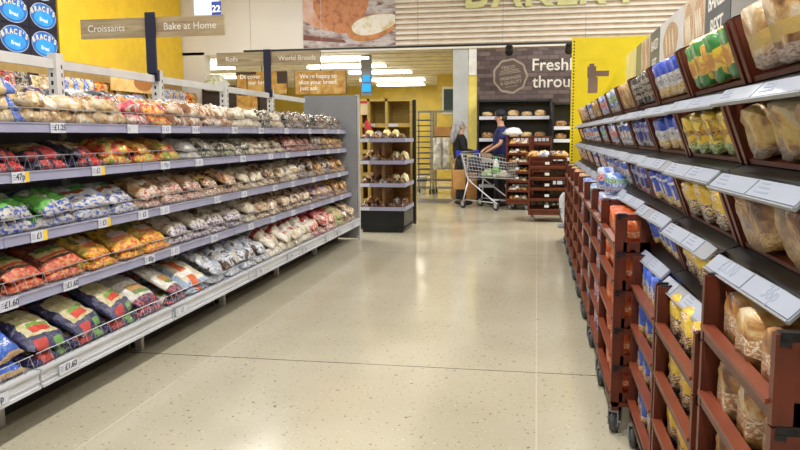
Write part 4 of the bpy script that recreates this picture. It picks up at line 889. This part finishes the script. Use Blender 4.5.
PM = [blotch('pastry_dark', [(30, 24, 22), (96, 60, 36), (60, 40, 30), (150, 104, 60)], 16, rough=.2), blotch('pastry_gold', [(120, 72, 30), (206, 150, 76), (226, 180, 110), (60, 40, 28)], 12, rough=.25), blotch('pastry_pale', [(206, 190, 110), (230, 216, 150), (236, 230, 200)], 12, rough=.25), blotch('pastry_silver', [(170, 160, 160), (90, 74, 66), (206, 200, 196)], 14, rough=.2)]
PN = ['dark pastry pack', 'golden roll pack', 'pale cake pack', 'silvery cake pack']
for j, z in enumerate((.335, .665, .98, 1.285)):
    for dep in (0, 1):
        for i in range(5):
            if dep and j == 3 and i == 4: continue
            k = [[0, 0, 0, 0, 0], [0, 0, 3, 0, 0], [0, 3, 0, 0, 0], [0, 0, 0, 0, 0]][j][i] if not dep else [[1, 1, 0, 3, 0], [1, 0, 1, 2, 2], [1, 1, 0, 2, 2], [2, 3, 2, 2, 2]][j][i]
            h = .09 if not dep else (.14 if k in (1, 2) else .12)
            o = bag_mesh(.24, .115, h, 2, 1, 90 + i + j * 5 + dep * 20, .3, False).build('pastry_pack', PM[k], None, True, T(-2.10 - .25 + .125 * i, 10.5 - .25 + dep * .25, z + .001) @ Matrix.Rotation(R(90), 4, 'Z'))
            tag(o, '%s on %s shelf of the wooden island, %s row, %s from left' % (PN[k], ['lowest', 'second', 'third', 'top'][j], ['front', 'rear'][dep], ORD[i]), 'pack', 'pastry packs on the wooden island')
t = empty('pigeonhole_unit', (-2.25, 11.2, 0), 'tall wooden pigeonhole unit with dark right post behind the island', 'shelving')
wd = wood_mat('pigeonhole_wood', (176, 148, 70), (208, 182, 100))
m = MB().box(-.42, .40, .40, .42, 0, 1.9)
for x in (-.42, -.30, -.02, .36): m.box(x, x + .04, 0, .4, 0, 1.9)
m.box(-.38, .36, 0, .4, 1.86, 1.9).build('carcass', wd, t)
for z in (.35, .75, 1.1, 1.5):
    s = MB().box(-.26, -.02, .005, .4, z - .03, z + .03).box(.02, .36, .005, .4, z - .03, z + .03).box(-.379, -.301, .005, .4, z - .03, z + .03).build('shelf', wd, t)
    MB().box(-.29, -.18, -.006, .004, z - .02, z + .02).box(.03, .18, -.006, .004, z - .02, z + .02).build('price_ticket', M_tick, s)
MB().box(.41, .45, -.02, .05, 0, 1.88).build('dark_post', M_black, t)
o = bag_mesh(.3, .14, .09, 1, 1, 131, .3).build('red_bag', blotch('red_film', [(150, 20, 30), (206, 40, 50), (190, 30, 60)], 9), None, True, T(-2.56, 11.12, 1.42) @ Matrix.Rotation(R(90), 4, 'Y'))
tag(o, 'red bag hanging at the left of the pigeonhole unit', 'bag')
t = empty('small_price_card', (-2.6, 11.19, 1.80), 'small cream card at the top left of the pigeonhole unit', 'card')
MB().box(-.05, .06, 0, .01, -.14, .07).box(-.05, .06, -.001, 0, .03, .07, 1).build('card', [flat('card_cream', (226, 206, 160), .5), flat('card_red', (196, 60, 70), .5)], t)
t = empty('blue_lit_sign', (-3.72, 16.2, 2.42), 'glowing cyan lit box high in the bakery recess', 'sign')
MB().box(-.05, .1, 0, .06, .1, .24).box(-.07, .12, 0, .06, -.12, .05).build('lit_face', emit('cyan_glow', (40, 170, 240), 1.1), t); MB().box(-.11, .13, .061, .1, -.2, .72).build('housing', M_grey, t)

# ------------------------------------------------------------------ bakery recess equipment
def tray_rack(x, y, w, label, sheets):
    t = empty('bakery_rack', (x, y, 0), label, 'rack'); h = 1.9
    m = MB()
    for a in (-w / 2, w / 2):
        for b in (0, .5): m.box(a - .015, a + .015, b - .015, b + .015, .1, h)
    m.box(-w / 2, w / 2, -.015, .015, h - .03, h).box(-w / 2, w / 2, .485, .515, h - .03, h).box(-w / 2, w / 2, -.015, .015, .12, .17).build('frame', M_steel, t)
    for k in range(sheets): MB().box(-w / 2 + .016, w / 2 - .016, -.01, .5, .3 + k * 1.5 / sheets, .325 + k * 1.5 / sheets).build('tray', flat('tray_dark', (70, 74, 82), .35, .5), t)
    for a in (-w / 2 + .02, w / 2 - .02):
        for b in (.03, .47): MB().lathe([(.02, -.02), (.05, -.02), (.05, .02), (.02, .02)], 12, 0, T(a, b, .05) @ Matrix.Rotation(R(90), 4, 'Y')).box(a - .012, a + .012, b - .012, b + .012, .05, .13).build('castor', M_black, t)
tray_rack(-2.56, 17.0, .36, 'tall steel tray rack left of the white sacks in the bakery', 12)
tray_rack(-2.10, 17.0, .46, 'tall steel rack holding a cardboard box and white sacks in the bakery', 3)
t = empty('cardboard_box', (-2.10, 16.95, 1.32), 'tan cardboard box in the steel bakery rack', 'box')
MB().box(-.19, .2, -.06, .36, 0, .2).build('body', flat('cardboard', (186, 140, 84), .7), t); MB().box(-.19, .2, -.062, .362, .2, .215).build('flap', flat('cardboard_flap', (200, 156, 98), .7), t)
for i, x in enumerate((-2.2, -1.99)):
    o = bag_mesh(.7, .21, .16, 2, 1, 140 + i, .25).build('flour_sack', blotch('white_sack', [(206, 206, 206), (226, 226, 226), (176, 178, 182)], 7, rough=.4) if i == 0 else bpy.data.materials['white_sack'], None, True, T(x, 16.87, .93) @ Matrix.Rotation(R(90), 4, 'X') @ Matrix.Rotation(R(90), 4, 'Z'))
    tag(o, 'white sack hanging in the steel bakery rack, %s one' % ['left', 'right'][i], 'sack', 'white bakery sacks')
t = empty('white_bucket', (-2.84, 18.4, 0), 'white bucket with blue band on the bakery floor', 'bucket')
MB().lathe([(.13, 0), (.16, .3), (.17, .31), (.17, .33)], 20).build('body', M_white, t, True); MB().lathe([(.162, .2), (.168, .28), (.17, .28), (.164, .2)], 20).build('blue_band', flat('bucket_blue', (60, 110, 190), .4), t, True)

# ------------------------------------------------------------------ crate stacks near the tiled wall
def far_stack(x, y, n, w, d, label, word, ang=0, lab=True, z0=.16, pit=.165):
    t = empty('crate_dolly', T(x, y, 0) @ Matrix.Rotation(ang, 4, 'Z'), 'wheeled dolly under the %s' % word, 'dolly', 'wheeled crate dollies at the back')
    MB().box(-w / 2, w / 2, 0, d, .11, .155).build('frame', M_crate, t)
    for a in (-w / 2 + .06, w / 2 - .06):
        for b in (.07, d - .07): MB().lathe([(.02, -.014), (.055, -.014), (.055, .014), (.02, .014)], 12, 0, T(a, b, .055) @ Matrix.Rotation(R(90), 4, 'Y')).box(a - .02, a + .02, b - .02, b + .02, .05, .111).build('castor', M_rub, t)
    for k in range(n):
        M = T(x, y, z0 + pit * k) @ Matrix.Rotation(ang, 4, 'Z') @ Matrix.Rotation(R(90), 4, 'Z') @ Matrix.Diagonal((d / CD, w / CW, 1, 1))
        o = crate(M, 'brown bread crate, %s from floor in the %s' % (ORD[k], word), 'crates stacked at the back', False)
        if lab:
            MB().box(-.03, -.026, -.03, .05, .07, .11).box(-.0262, -.0, -.03, .05, .08, .1).build('white_label', M_tick, o)
far_stack(.175, 11.65, 5, .57, .5, '', 'near stack beside the trolley', lab=True)
far_stack(-.32, 13.45, 7, .42, .5, '', 'tall stack right behind the person in navy', R(-8), lab=True)
far_stack(.06, 14.1, 7, .42, .45, '', 'rear stack before the tiled wall', lab=False)
# things on the near stack and on the tall stack
for i in range(4):
    o = bag_mesh(.22, .14, .10, 1, 2, 150 + i, .3).build('bread_bag', PM[[1, 3, 0, 1][i]] if i != 1 else P_['bluewhite']['meshes'][0].materials[0], None, True, T(-.02 + .135 * i, 11.9, .985 + .012))
    tag(o, 'bagged bread in the top crate of the near stack, %s from left' % ORD[i], 'bag', 'bags in the near stack')
for k in range(7):
    for i in range(2):
        o = bag_mesh(.24, .16, .10, 1, 2, 170 + k * 2 + i, .3).build('bread_bag', [PM[1], P_['creamroll']['meshes'][0].materials[0]][(k + i) % 2], None, True, T(-.40 + .175 * i, 13.62 - .02 * i, .172 + .165 * k) @ Matrix.Rotation(R(82), 4, 'Z'))
        tag(o, 'bagged bread in the %s crate up of the tall stack, %s one' % (ORD[k], ['left', 'right'][i]), 'bag', 'bags in the tall stack')
o = bag_mesh(.32, .2, .14, 1, 2, 190, .3).build('bread_bag', bpy.data.materials['white_sack'], None, True, T(-.42, 13.6, 1.335) @ Matrix.Rotation(R(20), 4, 'Z')); tag(o, 'pale bag lying on top of the tall crate stack beside the person in navy', 'bag')
# white and blue packs on a low stand at the far end of the racks
t = empty('floor_stand', (.42, 9.5, 0), 'low grey stand at the far end of the racks holding white and blue packs', 'stand')
MB().box(-.1, .1, -.12, .12, 0, .03).box(-.04, .04, -.04, .04, .03, .2).box(-.14, .14, -.18, .18, .2, .22).build('base', M_grey, t)
for i in range(2):
    o = bag_mesh(.42, .2, .10, 1, 1, 200 + i, .2).build('bread_bag', blotch('white_blue_film', [(232, 234, 238), (214, 220, 232), (240, 240, 240)], 8, patches=[({1: (.07, .02)}, (70, 110, 190)), ({0: (0, .03), 1: (-.03, .04)}, (80, 110, 180))]) if i == 0 else bpy.data.materials['white_blue_film'], None, True,
        T(.40 + .04 * i, 9.42 + .19 * i, .43) @ Matrix.Rotation(R(-100), 4, 'Y') @ Matrix.Rotation(R(90 * 0), 4, 'Z'))
    tag(o, 'white and blue pack standing on the low grey stand, %s one' % ['nearer', 'farther'][i], 'bag', 'packs on the low grey stand')
# ------------------------------------------------------------------ people
def skin(name, pts, edges, mat, parent, s, sub=1):
    me = bpy.data.meshes.new(name); me.from_pydata([Vector(p[0]) * s for p in pts], edges, [])
    o = bpy.data.objects.new(name, me); COL.objects.link(o)
    o.modifiers.new('skin', 'SKIN').use_smooth_shade = True
    for v, p in zip(me.skin_vertices[0].data, pts):
        r = p[1] if isinstance(p[1], tuple) else (p[1], p[1]); v.radius = (r[0] * s, r[1] * s)
    me.skin_vertices[0].data[0].use_root = True
    sb = o.modifiers.new('sub', 'SUBSURF'); sb.levels = sub; sb.render_levels = sub
    dg = bpy.context.evaluated_depsgraph_get(); dg.update()
    m2 = bpy.data.meshes.new_from_object(o.evaluated_get(dg)); bpy.data.objects.remove(o)
    m2.materials.clear(); m2.materials.append(mat); m2.name = name
    m2.polygons.foreach_set('use_smooth', [True] * len(m2.polygons))
    n = bpy.data.objects.new(name, m2); COL.objects.link(n)
    if parent: n.parent = parent
    return n
M_skin = flat('skin_tone', (206, 156, 126), .5, var=.03)
def person(M, H, label, arms, legs, c):
    s = H / 1.70
    t = empty('person', M, label, 'person')
    P = [((0, 0, .93), .11), ((0, 0, 1.06), .10), ((0, 0, 1.24), .112), ((0, -.01, 1.37), .09), ((0, 0, 1.46), .05), ((0, .02, 1.535), (.066, .072)), ((0, .025, 1.605), (.072, .084)), ((0, .015, 1.665), (.05, .056))]
    E = [(i, i + 1) for i in range(7)]
    def add(p, r, par): P.append((p, r)); E.append((par, len(P) - 1)); return len(P) - 1
    for sd, (el, wr) in zip((-1, 1), arms):
        a = add((sd * .175, -.01, 1.385), .052, 3); a = add(el, .040, a); w = add(wr, .026, a)
        d = (Vector(wr) - Vector(el)).normalized(); lat = d.cross(Vector((0, 0, 1))).normalized(); nrm = lat.cross(d)
        palm = Vector(wr) + d * .06; p = add(tuple(palm), .026, w)
        for q, (off, ln) in enumerate(((-.027, .055), (-.009, .07), (.009, .075), (.027, .066))):
            k1 = palm + d * .035 + lat * off; k2 = k1 + d * ln * .6 - nrm * .012; k3 = k2 + d * ln * .3 - nrm * .026
            a1 = add(tuple(k1), .0095, p); a2 = add(tuple(k2), .0085, a1); add(tuple(k3), .0075, a2)
        th1 = Vector(wr) + d * .03 - lat * .035 * sd * -1; th2 = th1 + d * .035 - lat * .012 * sd * -1 - nrm * .012
        b = add(tuple(th1), .011, w); add(tuple(th2), .009, b)
    J = []
    for sd, (kn, an) in zip((-1, 1), legs):
        h = add((sd * .088, 0, .86), .082, 0); k = add(kn, .055, h); a = add(an, .036, k)
        add((an[0] + sd * .01, an[1] + .14, .035), .03, a); J.append((h, k, a))
    body = skin('body', P, E, M_skin, t, s)
    # face
    f = MB().ball((-.027, .104, 1.615), (.012, .006, .007), 8, 5).ball((.027, .104, 1.615), (.012, .006, .007), 8, 5)
    for sx in (-1, 1): MB().ball((sx * .027 * s, .103 * s, 1.612 * s), (.011 * s, .007 * s, .008 * s), 8, 5).build('eye', flat('eye_dark', (40, 32, 30), .3), t, True); MB().ball((sx * .078 * s, .02 * s, 1.59 * s), (.012 * s, .024 * s, .034 * s), 8, 6).build('ear', M_skin, t, True)
    MB().ball((0, .112 * s, 1.58 * s), (.014 * s, .024 * s, .022 * s), 8, 6).build('nose', M_skin, t, True)
    MB().ball((0, .098 * s, 1.545 * s), (.024 * s, .008 * s, .006 * s), 8, 5).build('mouth', flat('lips', (160, 92, 84), .5), t, True)
    # clothes
    TP = [((0, 0, c['hem']), c.get('hw', .14)), ((0, 0, 1.04), .165), ((0, 0, 1.22), .172), ((0, -.01, 1.36), .135), ((0, 0, 1.44), .068)]
    TE = [(0, 1), (1, 2), (2, 3), (3, 4)]
    if c['hem'] < .8: TP.insert(1, ((0, 0, .94), .138)); TE = [(0, 1), (1, 2), (2, 3), (3, 4), (4, 5)]
    ch = 3 if c['hem'] >= .8 else 4
    for sd, (el, wr) in zip((-1, 1), arms):
        TP.append(((sd * .18, -.01, 1.375), .078)); TE.append((ch, len(TP) - 1))
        el_, wr_ = Vector(el), Vector(wr); so = Vector((sd * .18, -.01, 1.385))
        if c['sleeve'] == 'long': TP.append((el, .066)); TE.append((len(TP) - 2, len(TP) - 1)); TP.append((tuple(el_.lerp(wr_, .96)), .054)); TE.append((len(TP) - 2, len(TP) - 1))
        else: TP.append((tuple(so.lerp(el_, .8)), .075)); TE.append((len(TP) - 2, len(TP) - 1))
    skin(c['top'], TP, TE, c['top_mat'], t, s)
    LP = [((0, 0, 1.02), .14), ((0, 0, .92), .155)]; LE = [(0, 1)]
    for sd, (kn, an) in zip((-1, 1), legs):
        b = len(LP); LP += [((sd * .09, 0, .82), .115), (kn, .085), ((an[0], an[1], .09), .07)]; LE += [(1, b), (b, b + 1), (b + 1, b + 2)]
    skin('trousers', LP, LE, c['trouser_mat'], t, s)
    for sd, (kn, an) in zip((-1, 1), legs):
        MB().ball((an[0] * s + sd * .006, (an[1] + .06) * s, .048 * s), (.052 * s, .145 * s, .048 * s), 12, 8).build('shoe', flat('shoe_black', (26, 24, 26), .4), t, True)
    return t, s
mw = M_ = None
wpos = Matrix.Translation((-1.445, 14.38, 0)) @ Matrix.Rotation(R(-72), 4, 'Z')
w, s = person(wpos, 1.60, 'person with long grey hair in a black jacket standing at the trolley handle', [((-.26, .02, 1.12), (-.15, .27, 1.07)), ((.26, .03, 1.12), (.17, .28, 1.07))], [((-.09, .03, .47), (-.09, -.02, .09)), ((.09, .05, .47), (.1, .04, .09))],
              dict(hem=.78, hw=.185, sleeve='long', top='jacket', top_mat=flat('jacket_black', (13, 13, 16), .8), trouser_mat=flat('trousers_black', (26, 26, 30), .7)))
hr = MB().ball((0, -.022 * s, 1.632 * s), (.098 * s, .112 * s, .098 * s), 16, 10).ball((0, -.075 * s, 1.53 * s), (.105 * s, .085 * s, .14 * s), 16, 10).ball((.0, -.125 * s, 1.40 * s), (.11 * s, .06 * s, .13 * s), 16, 10)
for k in range(-3, 4): hr.tube([(k * .026 * s, -.12 * s, 1.62 * s), (k * .032 * s, -.16 * s, 1.48 * s), (k * .036 * s, -.18 * s, 1.32 * s), (k * .03 * s, -.17 * s, 1.24 * s)], [.02 * s, .024 * s, .02 * s, .006 * s], 6)
hr.build('hair', wood_mat('grey_hair', (110, 110, 112), (186, 186, 186), 30, (4, 4, 1)), w, True)
# tan bag hanging from the front arm
t = empty('tote_bag', Matrix.Translation((-1.43, 14.13, .52)) @ Matrix.Rotation(R(12), 4, 'Z'), 'tan bag hanging low in front of the person in the black jacket', 'bag')
MB().prism([(-.11, -.20), (.11, -.20), (.13, .17), (-.13, .17)], -.045, .045, 0, face_cam((0, 0, 0))).build('body', flat('tan_leather', (196, 146, 84), .55), t, bevel=.015)
MB().tube([(-.1, 0, .16), (-.09, .0, .36), (0, 0, .49), (.09, .0, .36), (.1, 0, .16)], .012, 6).build('strap', flat('tan_leather_strap', (166, 118, 66), .55), t, True)
epos = Matrix.Translation((-.66, 14.3, 0)) @ Matrix.Rotation(R(100), 4, 'Z')
e, s = person(epos, 1.77, 'person in navy polo shirt and dark cap reaching towards the trolley', [((-.26, .04, 1.13), (-.15, .22, 1.02)), ((.26, .05, 1.14), (.13, .24, 1.05))], [((-.1, .03, .48), (-.11, -.04, .09)), ((.1, .02, .48), (.12, .05, .09))],
              dict(hem=.84, hw=.175, sleeve='short', top='polo_shirt', top_mat=flat('polo_navy', (26, 36, 92), .75), trouser_mat=flat('trousers_dark', (28, 28, 36), .7)))
MB().ball((0, -.02 * s, 1.60 * s), (.082 * s, .088 * s, .075 * s), 14, 8).build('hair', flat('hair_dark', (44, 36, 32), .6), e, True)
MB().lathe([(.088 * s, 1.625 * s), (.094 * s, 1.66 * s), (.086 * s, 1.715 * s), (.05 * s, 1.745 * s), (.01 * s, 1.75 * s)], 20, 0, T(0, .012, 0)).prism([(.085 * math.cos(a) * s, (.05 + .13 * math.sin(a)) * s) for a in [math.pi * i / 14 for i in range(15)]], 1.635 * s, 1.646 * s).build('cap', flat('cap_dark', (24, 26, 44), .7), e, True)

# ------------------------------------------------------------------ shopping trolley
tm_ = Matrix.Translation((-.86, 13.72, 0)) @ Matrix.Rotation(R(-36), 4, 'Z')
t = empty('shopping_trolley', tm_, 'silver wire shopping trolley with blue handle corners', 'trolley')
def lerp(a, b, k): return a + (b - a) * k
def bp(u, v, side):     # side wall point: u along, v up
    x = lerp(-.44, .58, u) + (1 - v) * lerp(.05, -.03, u); z = lerp(lerp(.58, .57, u), lerp(1.0, .86, u), v)
    return (x, side * lerp(lerp(.19, .14, u), lerp(.27, .21, u), v), z)
bk = MB()
for sd in (-1, 1):
    for i in range(15): bk.tube([bp(i / 14, 0, sd), bp(i / 14, 1, sd)], .0042, 4)
    for j in range(7): bk.tube([bp(0, j / 6, sd), bp(1, j / 6, sd)], .0042 if j < 6 else .007, 5)
for u in (0, 1):
    for j in range(7): bk.tube([bp(u, j / 6, -1), bp(u, j / 6, 1)], .0042 if j < 6 else .007, 5)
    for i in range(7):
        k = i / 6; a, b = Vector(bp(u, 0, -1)).lerp(Vector(bp(u, 0, 1)), k), Vector(bp(u, 1, -1)).lerp(Vector(bp(u, 1, 1)), k); bk.tube([a, b], .0042, 4)
for i in range(15): bk.tube([bp(i / 14, 0, -1), bp(i / 14, 0, 1)], .003, 4)
for i in range(7): bk.tube([Vector(bp(0, 0, -1)).lerp(Vector(bp(0, 0, 1)), i / 6), Vector(bp(1, 0, -1)).lerp(Vector(bp(1, 0, 1)), i / 6)], .003, 4)
BKM = 1
M_tr = flat('trolley_bright_steel', (196, 198, 202), .3, .5)
bk.build('basket', M_tr, t)
fr = MB()
for sd in (-1, 1):
    fr.tube([(-.50, sd * .26, 1.02), (-.42, sd * .25, .98), (-.34, sd * .21, .60), (-.30, sd * .21, .53), (-.2, sd * .22, .47), (.34, sd * .24, .16), (.40, sd * .24, .13)], .014, 8)
    fr.tube([(-.30, sd * .21, .52), (-.36, sd * .26, .20), (-.38, sd * .26, .13)], .014, 8)
    fr.tube([(-.37, sd * .255, .16), (.38, sd * .24, .14)], .010, 6)
fr.tube([(-.30, -.21, .52), (-.30, .21, .52)], .012, 6).tube([(.3, -.235, .18), (.3, .235, .18)], .010, 6).build('frame', M_tr, t, True)
hd = MB().tube([(-.50, -.20, 1.03), (-.50, .20, 1.03)], .016, 10).build('handle', M_rub, t, True)
for sd in (-1, 1): MB().box(-.54, -.46, sd * .26 - .035, sd * .26 + .035, .96, 1.06).build('handle_corner', flat('corner_blue', (40, 60, 190), .4), t, bevel=.01)
for x in (-.39, .39):
    for sd in (-1, 1):
        c = MB().box(x - .03, x + .03, sd * .25 - .026, sd * .25 - .020, .05, .13).box(x - .03, x + .03, sd * .25 + .020, sd * .25 + .026, .05, .13).box(x - .03, x + .03, sd * .25 - .026, sd * .25 + .026, .12, .135).build('castor', M_tr, t)
        MB().lathe([(.02, -.016), (.062, -.014), (.065, 0), (.062, .014), (.02, .016)], 18, 0, T(x, sd * .25, .065) @ Matrix.Rotation(R(90), 4, 'X')).lathe([(.01, -.018), (.03, -.017), (.03, .017), (.01, .018)], 12, 1, T(x, sd * .25, .065) @ Matrix.Rotation(R(90), 4, 'X')).build('wheel', [flat('trolley_tyre', (40, 42, 50), .5), M_rub], c)
MB().box(-.33, -.31, -.18, .18, .66, .94).box(-.32, -.12, -.18, .18, .76, .775).build('child_seat', flat('seat_grey', (70, 74, 90), .5), t)
bt = empty('bottle', tm_ @ T(.18, .0, .585), 'white bottle with green label and cap standing in the trolley', 'bottle')
MB().lathe([(.05, 0), (.055, .02), (.055, .2), (.03, .3), (.02, .33)], 16).build('body', flat('bottle_white', (226, 232, 226), .3), bt, True)
MB().lathe([(.0565, .06), (.0565, .19), (.055, .19), (.055, .06)], 16).build('label', flat('bottle_green', (110, 180, 90), .4), bt, True)
MB().lathe([(.024, .33), (.024, .37), (.01, .372)], 12).build('cap', flat('bottle_cap_green', (60, 150, 80), .4), bt, True)
for i, (x, y, m, k, z) in enumerate(((-.02, .04, 'green_pack', (110, 170, 90), .586), (.34, .02, 'tan_pack', (170, 160, 150), .586))):
    o = bag_mesh(.24, .2, .13, 1, 2, 230 + i, .25).build('grocery_bag', blotch(m, [k, (206, 210, 190), tuple(int(v * .7) for v in k)], 12), None, True, tm_ @ T(x, y, z)); tag(o, ['green and pale grocery pack lying in the middle of the trolley', 'pale grocery bag at the front end of the trolley'][i], 'bag', 'groceries in the trolley')
